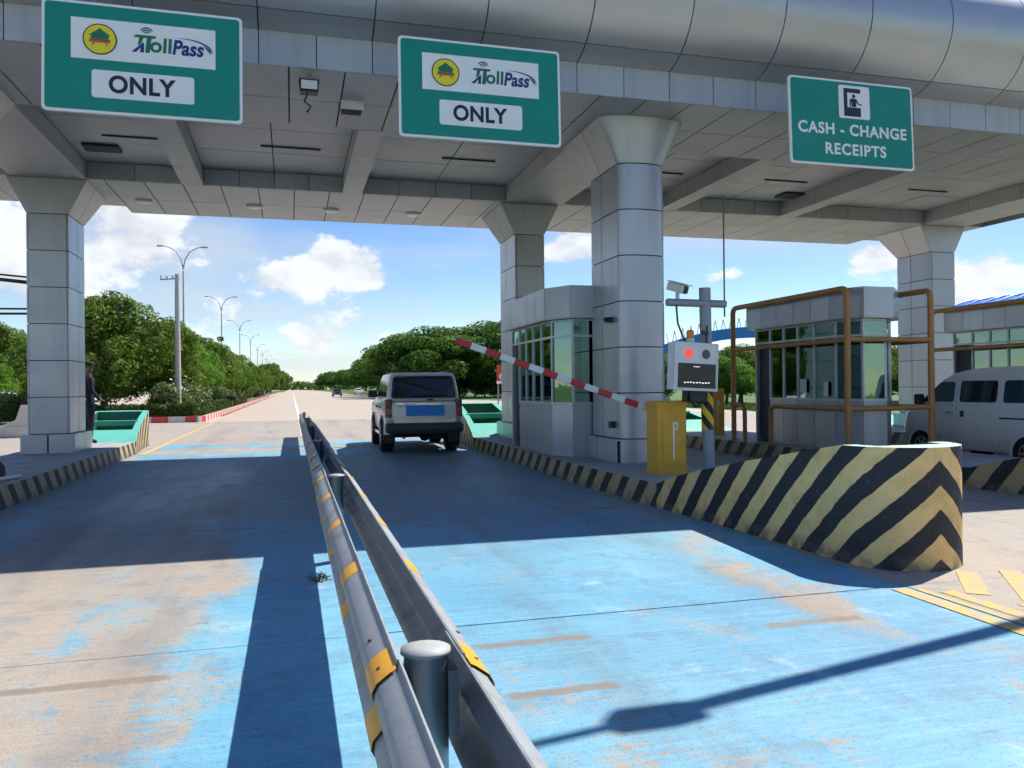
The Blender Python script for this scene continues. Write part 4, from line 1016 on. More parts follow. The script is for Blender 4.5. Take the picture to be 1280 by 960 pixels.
# ------------------------------------------------------------------ vehicles
def lerp_ring(rings, z):
    for a, b in zip(rings, rings[1:]):
        if a[0] <= z <= b[0]:
            t = (z-a[0])/(b[0]-a[0]); return [a[i]+(b[i]-a[i])*t for i in range(6)]
    return list(rings[-1] if z > rings[-1][0] else rings[0])
def side_poly(T, name, mat, rings, sd, pts, off=.006, th=.004):
    """polygon of (y,z) laid on the left (-1) or right (+1) side of the loft"""
    V0 = []; V1 = []
    for (y, z) in pts:
        x = lerp_ring(rings, z)[2]; V0.append((sd*(x+off), y, z)); V1.append((sd*(x+off-th), y, z))
    n = len(pts); f = [tuple(range(n)), tuple(range(n, 2*n))[::-1]]+[(i, n+i, n+(i+1) % n, (i+1) % n) for i in range(n)]
    return MB().add(V0+V1, f).build(name, mat, T, world=False, fix=True)
def end_poly(T, name, mat, rings, rear, pts, off=.006, th=.004):
    V0 = []; V1 = []
    for (x, z) in pts:
        r_ = lerp_ring(rings, z); y = r_[3]-off if rear else r_[4]+off
        V0.append((x, y, z)); V1.append((x, y+(th if rear else -th), z))
    n = len(pts); f = [tuple(range(n)), tuple(range(n, 2*n))[::-1]]+[(i, n+i, n+(i+1) % n, (i+1) % n) for i in range(n)]
    return MB().add(V0+V1, f).build(name, mat, T, world=False, fix=True)
def rquad(p, r=.05, k=4):
    """round the corners of a 2D polygon"""
    out = []; n = len(p)
    for i in range(n):
        a, b, c = Vector(p[i-1]), Vector(p[i]), Vector(p[(i+1) % n]); u = (a-b).normalized()*r; w = (c-b).normalized()*r
        for j in range(k+1):
            t = j/k; q = (b+u)*(1-t)**2+b*2*t*(1-t)+(b+w)*t*t; out.append((q.x, q.y))
    return out
def wheel(T, x, y, r, w, sd):
    o = MB().lathe([(r*.62, -w/2), (r*.92, -w/2), (r, -w*.36), (r, w*.36), (r*.92, w/2), (r*.62, w/2)], (x, y, r), 'x', 26).build('wheel', 'tyre', T, world=False)
    h = sd*(w/2+.004)
    MB().lathe([(r*.60, h-sd*.03), (r*.60, h), (r*.52, h-sd*.005), (r*.45, h-sd*.035), (r*.16, h-sd*.03), (r*.12, h), (.002, h)], (x, y, r), 'x', 22).build('rim', 'rim', o, world=False)
    for k in range(6):
        a = k*math.pi/3; c = (x+h-sd*.012, y+math.cos(a)*r*.33, r+math.sin(a)*r*.33)
        MB().obox(Matrix.Translation(c) @ Matrix.Rotation(a, 4, 'X'), .02, r*.42, r*.13).build('spoke', 'rim', o, world=False)
    return o
def arch(T, x, y, r, sd, mat='bumper', rin=0):
    k = 18; v = []
    for i in range(k+1):
        a = R(-12+204*i/k)
        for rr in (r, r-.05): v += [(x, y+rr*math.cos(a), r*.86+rr*math.sin(a)), (x+sd*.022, y+rr*math.cos(a), r*.86+rr*math.sin(a))]
    f = []
    for i in range(k):
        o = 4*i; p = o+4; f += [(o+1, o+3, p+3, p+1), (o, o+1, p+1, p), (o+2, p+2, p+3, o+3)]
    MB().add(v, f).build('arch_trim', mat, T, world=False, fix=True)
    d = [(y+(r-.03)*math.cos(R(-12+204*i/k)), r*.86+(r-.03)*math.sin(R(-12+204*i/k))) for i in range(k+1)]
    MB().extr(d, 'x', x-sd*.01, x+sd*.008).build('wheel_well', 'dark', T, world=False, fix=True)

def suv():
    T = thing('parked_car', 'silver off-road estate car waiting in the lane, seen from behind', 'car', (2.80, 17.45, 0), R(-1.6))
    low = [(.44, -.78, .78, .06, 4.42, .12), (.52, -.835, .835, .0, 4.5, .14), (.80, -.845, .845, -.02, 4.5, .14), (1.05, -.84, .84, .0, 4.45, .16), (1.16, -.825, .825, .03, 3.5, .16), (1.22, -.80, .80, .06, 3.3, .16)]
    top = [(1.20, -.80, .80, .05, 3.25, .14), (1.45, -.768, .768, .10, 2.86, .11), (1.69, -.728, .728, .17, 2.52, .11), (1.76, -.695, .695, .22, 2.42, .14), (1.785, -.60, .60, .40, 2.25, .2)]
    MB().rings(low, 6).build('body', 'car_silver', T, world=False); MB().rings(top, 6).build('cabin', 'car_silver', T, world=False)
    MB().rings([(.44, -.70, .70, .3, 4.2, .1), (.5, -.76, .76, .1, 4.35, .1)], 3).build('underbody', 'dark', T, world=False)
    end_poly(T, 'rear_window', 'car_glass', top, True, rquad([(-.70, 1.235), (.70, 1.235), (.635, 1.685), (-.635, 1.685)], .08), .010)
    end_poly(T, 'shut_line', 'dark', low, True, rquad([(-.705, .645), (.705, .645), (.715, 1.155), (-.715, 1.155)], .05), .008, .006)
    end_poly(T, 'window_seal', 'black_plastic', top, True, rquad([(-.725, 1.215), (.725, 1.215), (.655, 1.705), (-.655, 1.705)], .09), .006, .004)
    MB().box(-.22, .22, .20, .23, 1.705, 1.735).build('brake_light', 'tail_red', T, world=False)
    MB().box(-.62, -.44, -.034, -.028, 1.075, 1.105).build('badge', 'chrome', T, world=False)
    tg = end_poly(T, 'tailgate', 'car_silver', low, True, rquad([(-.69, .66), (.69, .66), (.70, 1.14), (-.70, 1.14)], .05), .012, .008)
    end_poly(T, 'seam', 'dark', low, True, [(-.72, 1.145), (.72, 1.145), (.72, 1.155), (-.72, 1.155)], .010)
    MB().box(-.40, .44, -.050, -.034, .83, 1.06).build('number_plate', 'plate_blue', tg, world=False)
    MB().box(-.20, .36, -.06, -.034, 1.075, 1.10).build('plate_garnish', 'chrome', tg, world=False)
    MB().tube([(-.28, -.012, 1.235), (-.30, .0, 1.27), (.50, .01, 1.285)], .012, 6).build('wiper', 'black_plastic', T, world=False)
    MB().box(.06, .20, -.03, -.012, 1.165, 1.20).build('latch', 'black_plastic', T, world=False)
    for sd in (-1, 1):
        cxl = sd*.775
        o = MB().rings([(.80, cxl-.075, cxl+.075, -.035, .12, .03), (1.20, cxl-.07, cxl+.07, -.01, .12, .03)], 3).build('tail_light', 'tail_dark', T, world=False)
        MB().box(cxl-.06, cxl+.06, -.045, -.03, .86, 1.0).build('red_lens', 'tail_red', o, world=False); MB().box(cxl-.06, cxl+.06, -.038, -.022, 1.02, 1.10).build('clear_lens', 'tail_dark', o, world=False)
        side_poly(T, 'side_window', 'car_glass', top, sd, rquad([(.35, 1.25), (1.2, 1.25), (1.16, 1.63), (.48, 1.63)], .05))
        side_poly(T, 'side_window', 'car_glass', top, sd, rquad([(1.28, 1.25), (2.05, 1.25), (1.98, 1.63), (1.24, 1.63)], .05))
        side_poly(T, 'side_window', 'car_glass', top, sd, rquad([(2.13, 1.25), (2.98, 1.25), (2.50, 1.63), (2.06, 1.63)], .05))
        for yy in (1.25, 2.1, 3.05): side_poly(T, 'seam', 'dark', low, sd, [(yy, .55), (yy+.012, .55), (yy+.012, 1.14), (yy, 1.14)], .003)
        for yy in (1.40, 2.25): MB().box(min(sd*.84, sd*.87), max(sd*.84, sd*.87), yy, yy+.16, .98, 1.02).build('door_handle', 'black_plastic', T, world=False)
        MB().box(min(sd*.80, sd*1.02), max(sd*.80, sd*1.02), 2.92, 3.02, 1.22, 1.40).build('mirror', 'black_plastic', T, world=False, bevel=.02)
        for yy in (.88, 3.55):
            arch(T, sd*.842, yy, .45, sd); wheel(T, sd*.745, yy, .39, .29, sd)
        MB().box(min(sd*.60, sd*.85), max(sd*.60, sd*.85), .40, .42, .22, .55).build('mud_flap', 'black_plastic', T, world=False)
        MB().box(sd*.80-.06, sd*.80+.06, 1.4, 3.0, .36, .42).build('side_step', 'chrome', T, world=False)
        MB().rings([(.44, sd*.76-.12, sd*.76+.12, -.13, .12, .05), (.66, sd*.76-.12, sd*.76+.115, -.12, .12, .05)], 3).build('bumper_corner', 'car_silver', T, world=False)
        MB().tube([(sd*.60, .5, 1.80), (sd*.60, 2.1, 1.80)], .018, 8).build('roof_rail', 'bumper', T, world=False)
    MB().rings([(.44, -.80, .80, -.13, .1, .05), (.50, -.85, .85, -.17, .1, .06), (.64, -.85, .85, -.17, .1, .06), (.68, -.82, .82, -.12, .1, .05)], 4).build('bumper', 'bumper', T, world=False)
    MB().cyl((-.6, .88, .36), (.6, .88, .36), .05, .05, 10).lathe([(.02, -.14), (.12, -.08), (.15, 0), (.12, .08), (.02, .14)], (.12, .88, .36), 'x', 14).build('rear_axle', 'dark', T, world=False)
    MB().cyl((-.45, -.02, .36), (-.45, .7, .38), .03, .03, 10).build('exhaust', 'rust', T, world=False)
    MB().rings([(.30, .18, .48, .2, .55, .05), (.44, .18, .48, .2, .55, .05)], 3).build('muffler', 'dark', T, world=False)
    return T
suv()

def van():
    T = thing('van', 'silver minivan in the lane at the right edge', 'van', (12.10, 9.55, 0))
    low = [(.26, -.66, .66, .12, 3.22, .12), (.34, -.72, .72, .02, 3.34, .14), (.60, -.738, .738, 0, 3.40, .16), (.88, -.738, .738, 0, 3.36, .18), (1.03, -.73, .73, .0, 3.16, .2), (1.06, -.72, .72, .02, 3.0, .2)]
    top = [(1.03, -.725, .725, .0, 3.10, .12), (1.12, -.715, .715, .01, 2.98, .12), (1.50, -.655, .655, .06, 2.48, .12), (1.60, -.63, .63, .10, 2.30, .15), (1.68, -.56, .56, .2, 2.0, .25), (1.71, -.42, .42, .4, 1.7, .3)]
    MB().rings(low, 6).build('body', 'van_silver', T, world=False); MB().rings(top, 6).build('cabin', 'van_silver', T, world=False)
    for sd in (-1, 1):
        side_poly(T, 'side_window', 'car_glass', top, sd, rquad([(2.12, 1.10), (2.86, 1.10), (2.44, 1.46), (2.12, 1.46)], .05))
        side_poly(T, 'side_window', 'car_glass', top, sd, rquad([(1.22, 1.10), (1.99, 1.10), (1.99, 1.475), (1.22, 1.475)], .06))
        side_poly(T, 'side_window', 'car_glass', top, sd, rquad([(.22, 1.10), (1.09, 1.10), (1.09, 1.475), (.28, 1.475)], .06))
        for yy in (1.16, 2.04, 2.92): side_poly(T, 'seam', 'dark', low, sd, [(yy, .36), (yy+.01, .36), (yy+.01, 1.02), (yy, 1.02)], .003)
        side_poly(T, 'slide_track', 'dark', low, sd, [(.1, .83), (1.15, .83), (1.15, .855), (.1, .855)], .004)
        side_poly(T, 'body_crease', 'van_silver', low, sd, [(.1, .66), (2.9, .66), (2.9, .685), (.1, .685)], .014, .012)
        MB().box(min(sd*.735, sd*.762), max(sd*.735, sd*.762), 2.12, 2.28, .90, .93).build('door_handle', 'chrome', T, world=False)
        MB().box(min(sd*.735, sd*.758), max(sd*.735, sd*.758), 1.88, 1.95, .84, .95).build('door_handle', 'bumper', T, world=False)
        MB().box(min(sd*.72, sd*.90), max(sd*.72, sd*.90), 2.78, 2.88, 1.04, 1.24).build('mirror', 'black_plastic', T, world=False, bevel=.03)
        for yy in (.62, 2.86): arch(T, sd*.735, yy, .33, sd, 'van_silver'); wheel(T, sd*.66, yy, .28, .17, sd)
        MB().rings([(.72, sd*.58-.1, sd*.58+.1, 3.22, 3.37, .03), (.92, sd*.58-.1, sd*.58+.1, 3.15, 3.33, .03)], 3).build('headlight', 'chrome', T, world=False)
        o = MB().rings([(.6, sd*.68-.05, sd*.68+.05, -.02, .08, .02), (1.0, sd*.68-.05, sd*.68+.05, -.02, .08, .02)], 3).build('tail_light', 'tail_red', T, world=False)
    end_poly(T, 'windshield', 'car_glass', top, False, rquad([(-.62, 1.12), (.62, 1.12), (.56, 1.48), (-.56, 1.48)], .06), .008)
    end_poly(T, 'rear_window', 'car_glass', top, True, rquad([(-.6, 1.10), (.6, 1.10), (.55, 1.48), (-.55, 1.48)], .06), .008)
    MB().rings([(.28, -.70, .70, 3.2, 3.42, .08), (.5, -.72, .72, 3.2, 3.46, .08)], 4).build('front_bumper', 'van_silver', T, world=False)
    MB().rings([(.28, -.70, .70, -.08, .1, .06), (.5, -.72, .72, -.08, .1, .06)], 4).build('rear_bumper', 'van_silver', T, world=False)
    return T
van()

def small_car(x, y, rz, paint, label, group=None):
    T = thing('parked_car' if 'parked' in label else 'distant_car', label, 'car', (x, y, 0), rz, group)
    low = [(.3, -.75, .75, .1, 4.1, .2), (.55, -.82, .82, 0, 4.25, .25), (.85, -.80, .80, .05, 4.2, .25), (.95, -.76, .76, .15, 3.9, .25)]
    top = [(.93, -.74, .74, .45, 3.05, .2), (1.35, -.60, .60, .9, 2.4, .2), (1.45, -.5, .5, 1.1, 2.2, .2)]
    MB().rings(low, 4).build('body', paint, T, world=False); MB().rings(top, 4).build('cabin', paint, T, world=False)
    end_poly(T, 'rear_window', 'car_glass', top, True, [(-.62, .98), (.62, .98), (.52, 1.32), (-.52, 1.32)], .01); end_poly(T, 'windshield', 'car_glass', top, False, [(-.64, .98), (.64, .98), (.54, 1.32), (-.54, 1.32)], .01)
    for sd in (-1, 1):
        side_poly(T, 'side_window', 'car_glass', top, sd, [(.85, .98), (1.7, .98), (1.7, 1.32), (1.05, 1.32)]); side_poly(T, 'side_window', 'car_glass', top, sd, [(1.76, .98), (2.8, .98), (2.4, 1.32), (1.76, 1.32)])
        MB().box(sd*.66-.11, sd*.66+.11, -.03, .05, .62, .78).build('tail_light', 'tail_red', T, world=False)
        MB().box(sd*.6-.12, sd*.6+.12, 4.2, 4.27, .6, .74).build('headlight', 'chrome', T, world=False)
        for yy in (.8, 3.3): wheel(T, sd*.72, yy, .30, .19, sd)
small_car(7.9, 150, R(180), 'car_dark', 'small dark car far off on the road')
small_car(14.5, 185, R(180), 'car_white', 'small white car far off on the road, right of the dark one')
small_car(-13.5, 47.5, R(70), 'car_white', 'white parked car half hidden by bushes left of the column')

# ------------------------------------------------------------------ vegetation
def leaf_mesh(name, centers, normals, size, aspect, mat, jitter=.7):
    n = len(centers); rng = np.random
    nrm = normals+rng.normal(0, jitter, (n, 3)); nrm /= np.linalg.norm(nrm, axis=1)[:, None]+1e-9
    ref = rng.normal(0, 1, (n, 3)); u = np.cross(nrm, ref); u /= np.linalg.norm(u, axis=1)[:, None]+1e-9; w = np.cross(nrm, u)
    sz = size*rng.uniform(.6, 1.3, (n, 1)); a = u*sz; b = w*sz*aspect
    fold = nrm*sz*.18
    V = np.stack([centers-a, centers-b*1.0+fold, centers+a, centers+b*1.0+fold], 1).reshape(-1, 3)
    me = bpy.data.meshes.new(name); me.vertices.add(4*n); me.vertices.foreach_set('co', V.astype(np.float32).ravel())
    me.loops.add(4*n); me.loops.foreach_set('vertex_index', np.arange(4*n, dtype=np.int32))
    me.polygons.add(n); me.polygons.foreach_set('loop_start', np.arange(0, 4*n, 4, dtype=np.int32))
    me.update(calc_edges=True); me.validate(); me.materials.append(M[mat]); return me
def ball(n, flat=1., up=.0):
    d = np.random.normal(0, 1, (n, 3)); d[:, 2] += up; d /= np.linalg.norm(d, axis=1)[:, None]; return d
def crown(name, blobs, per, size, aspect, mat, hang=0.):
    C = []; N = []
    for (c, r, n) in blobs:
        k = int(per*n); d = ball(k, up=.25); rad = np.random.uniform(.55, 1.03, (k, 1))**.6
        r = np.array(r); C.append(np.array(c)+d*rad*r); N.append(d/ r*r.mean()+np.array([0, 0, .3-hang]))
    return leaf_mesh(name, np.concatenate(C), np.concatenate(N), size, aspect, mat)
def trunk_mesh(h, r, limbs, lean=.1):
    mb = MB(); top = Vector((random.uniform(-lean, lean), random.uniform(-lean, lean), h))
    mb.tube([(0, 0, -.1), (0, 0, h*.3), tuple(top*.7), tuple(top)], [r*1.35, r, r*.85, r*.7], 9)
    for (e, rr) in limbs:
        e = Vector(e); m = top.lerp(e, .5)+Vector((0, 0, .12*h)); mb.tube([tuple(top*.82), tuple(m), tuple(e)], [rr, rr*.75, rr*.3], 7)
    return mb
def tree_proto(name, mat, blobs, per, size, aspect, h, r, hang=0.):
    cm_ = crown('crown', blobs, per, size, aspect, mat, hang)
    limbs = [((b[0][0]*.8, b[0][1]*.8, b[0][2]), r*.5) for b in blobs[:9]]
    tb = trunk_mesh(h, r, limbs); tm_ = tb.mesh('trunk'); tm_.materials.append(M['bark']); return tm_, cm_
def put_tree(name, proto, loc, sc, rz, label, group=None, cat='tree'):
    T = thing(name, label, cat, loc, rz, group); T.scale = sc if isinstance(sc, tuple) else (sc, sc, sc)
    for nm, me in (('trunk', proto[0]), ('crown', proto[1])):
        o = bpy.data.objects.new(nm, me); COL.objects.link(o); o.parent = T
    return T
rnd = random.Random(3)
def blob_set(R_, zc, hz, n, rmin, rmax, rn):
    B = [((0, 0, zc), (R_*.62, R_*.62, hz*.62), 2.2)]
    for i in range(n):
        a = rn.uniform(0, 6.283); t = rn.uniform(-.75, 1); q = math.sqrt(max(.05, 1-t*t))*R_*rn.uniform(.62, .86); s = rn.uniform(rmin, rmax)
        B.append(((q*math.cos(a), q*math.sin(a), zc+t*hz*.75), (s, s, s*.85), (s/rmax)**2))
    for i in range(n//2):
        a = rn.uniform(0, 6.283); t = rn.uniform(-.5, 1); q = math.sqrt(max(.05, 1-t*t))*R_*rn.uniform(.92, 1.1); s = rn.uniform(.25, .5)
        B.append(((q*math.cos(a), q*math.sin(a), zc+t*hz*rn.uniform(.9, 1.08)), (s, s, s*.8), .10))
    return B
mango = [tree_proto('m', 'leaf_mango', blob_set(2.9, 3.05, 2.7, 38, .7, 1.25, rnd), 900, .115, .42, 1.5, .17, .35) for _ in range(3)]
light = [tree_proto('l', 'leaf_light', blob_set(2.3, 2.7, 2.3, 26, .6, 1.1, rnd), 800, .11, .40, 1.3, .13, .35) for _ in range(2)]
def rain_blobs(rn, R_=9.):
    B = []
    for i in range(70):
        a = rn.uniform(0, 6.283); q = R_*math.sqrt(rn.uniform(0, 1)); s = rn.uniform(1.1, 2.2)
        z = 8.8-(q/R_)**2*4.4+rn.uniform(-.9, .5); B.append(((q*math.cos(a), q*math.sin(a), z), (s*1.25, s*1.25, s*.62), (s/2.2)**2))
    for i in range(26):
        a = rn.uniform(0, 6.283); q = R_*rn.uniform(.5, .95); s = rn.uniform(1., 1.7)
        B.append(((q*math.cos(a), q*math.sin(a), rn.uniform(2.8, 5.)), (s*1.3, s*1.3, s*.7), .6))
    return B
rain = [tree_proto('r', 'leaf_rain', rain_blobs(rnd), 520, .26, .45, 3.4, .34) for _ in range(2)]
bushp = [crown('foliage', [((rnd.uniform(-.6, .6), rnd.uniform(-.6, .6), rnd.uniform(.5, 1.5)), (.55, .55, .55), 1) for _ in range(12)], 210, .13, .22, 'leaf_bush') for _ in range(3)]
def put_bush(loc, sc, rz, label, mat=None, group=None, flowers=0):
    T = thing('shrub', label, 'shrub', loc, rz, group); T.scale = (sc, sc, sc)
    o = bpy.data.objects.new('foliage', rnd.choice(bushp)); COL.objects.link(o); o.parent = T
    mb = MB()
    for k in range(5): mb.tube([(0, 0, -.05), (rnd.uniform(-.3, .3), rnd.uniform(-.3, .3), .6), (rnd.uniform(-.6, .6), rnd.uniform(-.6, .6), 1.3)], [.03, .022, .008], 5)
    mb.build('stem', 'bark', T, world=False)
    if flowers:
        d = ball(flowers, up=.6); c = d*np.array([1.05, 1.05, .95])+np.array([0, 0, 1.1]); me = leaf_mesh('blossom', c, d, .06, .8, 'flower')
        o = bpy.data.objects.new('blossom', me); COL.objects.link(o); o.parent = T

# median bed on the left
med = tag(MB().prism([(-10.7, 38.5), (-3.95, 38.5), (-3.95, 330), (-10.7, 330)], -.04, .16).build('planting_bed', 'soil'), 'raised planted median strip left of the road', 'planting bed', kind=S)
KB = thing('median_kerb', 'red and white painted kerb round the planted median', 'kerb', (-4, 38.4, 0))
kl = .70
def kerb_stone(a, b, idx, w=.16, h=.26):
    a = Vector(a); b = Vector(b); d = (b-a).normalized(); MB().wallbox(tuple(a+d*.004), tuple(b-d*.004), -w, 0, -.02, h+random.uniform(-.006, .006)).build('kerb_stone', 'kerb_red' if idx % 2 else 'dirty_white', KB)
xk = -10.9; i = 0
while xk < -4.5: kerb_stone((xk, 38.34), (xk+kl, 38.34), i); xk += kl; i += 1
ca = [(-4.6+.0, 38.34), (-4.05, 38.5), (-3.8, 38.95)]
kerb_stone((xk, 38.34), (-4.05, 38.5), i); kerb_stone((-4.05, 38.5), (-3.79, 39.0), i+1); i += 2
yk = 39.0
while yk < 150: kerb_stone((-3.79, yk), (-3.79, yk+kl), i); yk += kl; i += 1
fb = MB(); 
while yk < 320:
    fb.box(-3.95, -3.79, yk, yk+2.8, -.02, .26); yk += 2.8
o = fb.build('kerb_run', 'dirty_white', KB); o['kind'] = 'stuff'
# clipped hedge along the kerb
def hedge(x0, x1, y0, y1, h, label, dens=420):
    T = thing('hedge', label, 'hedge', ((x0+x1)/2, (y0+y1)/2, .1))
    ar = [((x1-x0)*(y1-y0), 't'), (h*(x1-x0), 'f'), (h*(y1-y0), 'r'), (h*(y1-y0), 'l')]; C = []; N = []
    for a, k in ar:
        n = int(min(26000, a*dens)); u = np.random.rand(n); v_ = np.random.rand(n); j = np.random.normal(0, .035, n)
        if k == 't': p = np.stack([x0+(x1-x0)*u, y0+(y1-y0)*v_, h+j], 1); nn = (0, 0, 1)
        elif k == 'f': p = np.stack([x0+(x1-x0)*u, y0+j, h*v_], 1); nn = (0, -1, 0)
        elif k == 'r': p = np.stack([x1+j, y0+(y1-y0)*u, h*v_], 1); nn = (1, 0, 0)
        else: p = np.stack([x0+j, y0+(y1-y0)*u, h*v_], 1); nn = (-1, 0, 0)
        C.append(p); N.append(np.tile(np.array(nn, float), (n, 1)))
    c = np.concatenate(C)+np.array([0, 0, .12])-np.array(T.location); me = leaf_mesh('foliage', c, np.concatenate(N), .075, .6, 'leaf_hedge', .8)
    o = bpy.data.objects.new('foliage', me); COL.objects.link(o); o.parent = T
    MB().box(x0+.05, x1-.05, y0+.05, y1-.05, .1, h+.05).build('inner_twigs', 'leaf_hedge', T)
hedge(-10.4, -4.35, 38.9, 39.7, .62, 'clipped green hedge along the front of the median behind the green wedge')
hedge(-5.1, -4.35, 39.72, 84, .55, 'clipped green hedge running along the red and white kerb', 260)
# median trees
spots = [(-8.6, 42.0, 1.0, 'm'), (-7.3, 47.5, .92, 'm'), (-6.7, 55, .85, 'l'), (-7.2, 61, .95, 'l'), (-7.0, 68, .98, 'm'), (-7.2, 77, .95, 'm'), (-6.8, 87, .95, 'l'), (-7.1, 98, 1., 'm'), (-7, 110, .9, 'm'),
         (-7.1, 124, .9, 'l'), (-7, 140, .95, 'm'), (-7, 158, .95, 'm'), (-7, 180, 1., 'm'), (-7.5, 206, 1.1, 'm'), (-7, 240, 1.5, 'm'), (-7, 285, 1.7, 'm')]
labs = ['large round dark green tree just right of the left column', 'second dark green tree of the median row, behind the largest', 'small bright green tree beside the slim concrete pole', 'bright yellow green tree next along the median, after the small one by the pole',
        'dark green median tree, fifth from the left column']
for k, (x, y, s_, t) in enumerate(spots):
    far = k >= 5
    put_tree('round_tree', (mango if t == 'm' else light)[k % (3 if t == 'm' else 2)], (x, y, .1), s_, k*1.3, labs[k] if not far else 'small round tree in the median row fading towards the horizon', 'far trees of the median row' if far else 'trees of the median row')
bi = 0
for k in range(34):
    y = 40.6+k*1.9+k*k*.055; x = rnd.uniform(-6.4, -5.5)
    put_bush((x, y, .1), rnd.uniform(.75, 1.05), rnd.uniform(0, 6), 'loose pale green flowering shrub behind the median hedge', group='flowering shrubs behind the median hedge', flowers=60 if k % 2 else 25)
# far left greenery
for k, (x, y, s_, t) in enumerate(((-20, 62, 1.05, 'm'), (-16.5, 66, .95, 'l'), (-24, 75, 1.2, 'm'), (-30, 70, 1.2, 'l'), (-22, 95, 1.3, 'm'), (-17.5, 53, .72, 'l'))):
    put_tree('round_tree', (mango if t == 'm' else light)[k % 2], (x, y, -.05), s_, k*2.1, ['dark tree at the left edge behind the parked car', 'bright green tree between the left edge and the column', 'tall tree behind the others at the left edge', 'bright tree beyond the left edge', 'far dark tree left of the column', 'small bright tree beside the white parked car'][k], 'trees left of the column')
for k, (x, y) in enumerate(((-12.2, 42.5), (-13.6, 43.0), (-11.4, 44.2), (-15.2, 43.6))):
    put_bush((x, y, 0), .8, k*1.7, 'shrub in front of the white parked car left of the column', group='shrubs before the white parked car', flowers=20)
hedge(-18, -10.9, 40.2, 41.0, .6, 'dark clipped hedge at the left edge behind the white barrier')
# right: rain trees
rs = [(20.5, 111, 1.12), (31, 112, 1.25), (22, 134, 1.2), (23, 160, 1.15), (25, 200, 1.2), (27, 240, 1.25), (34, 290, 1.3), (36, 350, 1.4), (38, 430, 1.5), (40, 520, 1.6), (43, 640, 1.8), (40, 800, 2.)]
for k, (x, y, s_) in enumerate(rs):
    put_tree('rain_tree', rain[k % 2], (x, y, -.05), (s_, s_, s_*.92), k*1.1, ['broad spreading tree nearest the booth behind the parked car', 'spreading tree behind the nearest one right of the road', 'spreading tree left of the parked car roof, third along the road'][k] if k < 3 else 'spreading tree in the far row right of the road', 'far spreading trees right of the road' if k >= 3 else 'near spreading trees right of the road')
for k in range(11):
    put_bush((17.5+k*1.7+rnd.uniform(-.5, .5), 116+rnd.uniform(-3, 3), -.05), rnd.uniform(1.5, 2.1), k, 'low bush in the shade beneath the spreading trees', group='bushes beneath the spreading trees')
C_ = []; 
n = 16000; xx = np.random.uniform(-700, 900, n); top = 5.5+2.5*np.sin(xx*.021)+2.*np.sin(xx*.063+1)+1.2*np.sin(xx*.17)
c = np.stack([xx, 900+np.random.rand(n)*30+np.abs(xx)*.0, np.random.rand(n)**.8*top], 1); nn = np.random.normal(0, 1, (n, 3)); nn[:, 1] -= 1.; nn[:, 2] += .6
o = bpy.data.objects.new('tree_line', leaf_mesh('tree_line', c, nn, 2.2, .6, 'leaf_rain', .4)); COL.objects.link(o); tag(o, 'low far wood along the horizon', 'wood', kind='stuff')
# left far row
for k, (x, y, s_) in enumerate(((-9, 340, 1.), (-12, 420, 1.2), (-16, 520, 1.4))):
    put_tree('rain_tree', rain[k % 2], (x, y, 0), (s_, s_, s_), k, 'small dark tree far off where the median ends', 'far trees at the end of the median')
TL = ['bright green tree seen just right of the signal post', 'dark green tree right of the bright one behind the piped booth', 'bright tree behind the piped booth', 'dark tree seen past the right side of the piped booth', 'bright tree right of the square column behind the van', 'bright low tree under the blue curved roof', 'dark low tree under the blue curved roof', 'dark tree far behind the blue curved roof', 'dark tree between the rounded column and the signal post', 'bright tree farthest left between the rounded column and the signal post']
# greenery behind the right booths
for k, (x, y, s_, t) in enumerate(((30.5, 52, .85, 'l'), (33.5, 55, 1.0, 'm'), (37, 50, .95, 'l'), (41, 52, 1.0, 'm'), (45, 50, .9, 'l'), (33, 33, .75, 'l'), (36, 31, .8, 'm'), (50, 55, 1.1, 'm'), (28, 60, .9, 'm'), (26.5, 66, .8, 'l'))):
    put_tree('round_tree', (mango if t == 'm' else light)[k % 2], (x, y, -.05), (s_*1.1, s_*1.1, s_*.8), k*1.9, TL[k], 'trees behind the right hand booths')
# verge grass on the right as tufts
n = 9000; c = np.stack([24.3+np.random.rand(n)*8, 36+np.random.rand(n)*40, np.random.rand(n)*.12-.02], 1); nn = np.random.normal(0, 1, (n, 3)); nn[:, 2] *= .2
o = bpy.data.objects.new('verge_grass', leaf_mesh('verge_grass', c, nn, .14, .25, 'leaf_grass', .2)); COL.objects.link(o); tag(o, 'short bright grass along the right edge of the plaza', 'grass', kind='stuff')
# weed at the rail
c = np.random.normal(0, 1, (60, 3))*np.array([.035, .03, .02])+np.array([.19, 6.2, .025]); o = bpy.data.objects.new('weed', leaf_mesh('weed', c, np.random.normal(0, 1, (60, 3)), .04, .15, 'soil')); COL.objects.link(o); tag(o, 'dry brown weed at the foot of the guardrail', 'weed')

# ------------------------------------------------------------------ lamp posts and poles
lp = None
def lamp_post(x, y, label, H=11.):
    T = thing('street_lamp', label, 'street lamp', (x, y, .1), group='twin arm street lamps of the median')
    MB().cyl((0, 0, 0), (0, 0, H-1.6), .085, .05, 10).build('pole', 'lamp_pole', T, world=False)
    for sd in (-1, 1):
        MB().tube([(0, 0, H-1.5), (sd*.12, 0, H-.85), (sd*.42, 0, H-.32), (sd*.85, 0, H-.05), (sd*1.2, 0, H+.05)], [.05, .042, .036, .032, .03], 8).build('arm', 'lamp_pole', T, world=False)
        MB().rings([(H+.0, sd*1.4-.26, sd*1.4+.26, -.09, .09, .06), (H+.08, sd*1.4-.22, sd*1.4+.22, -.06, .06, .04)], 3).build('lamp_head', 'lamp_pole', T, world=False)
    return T
L0 = lamp_post(-7.0, 58, 'nearest twin arm street lamp above the median trees')
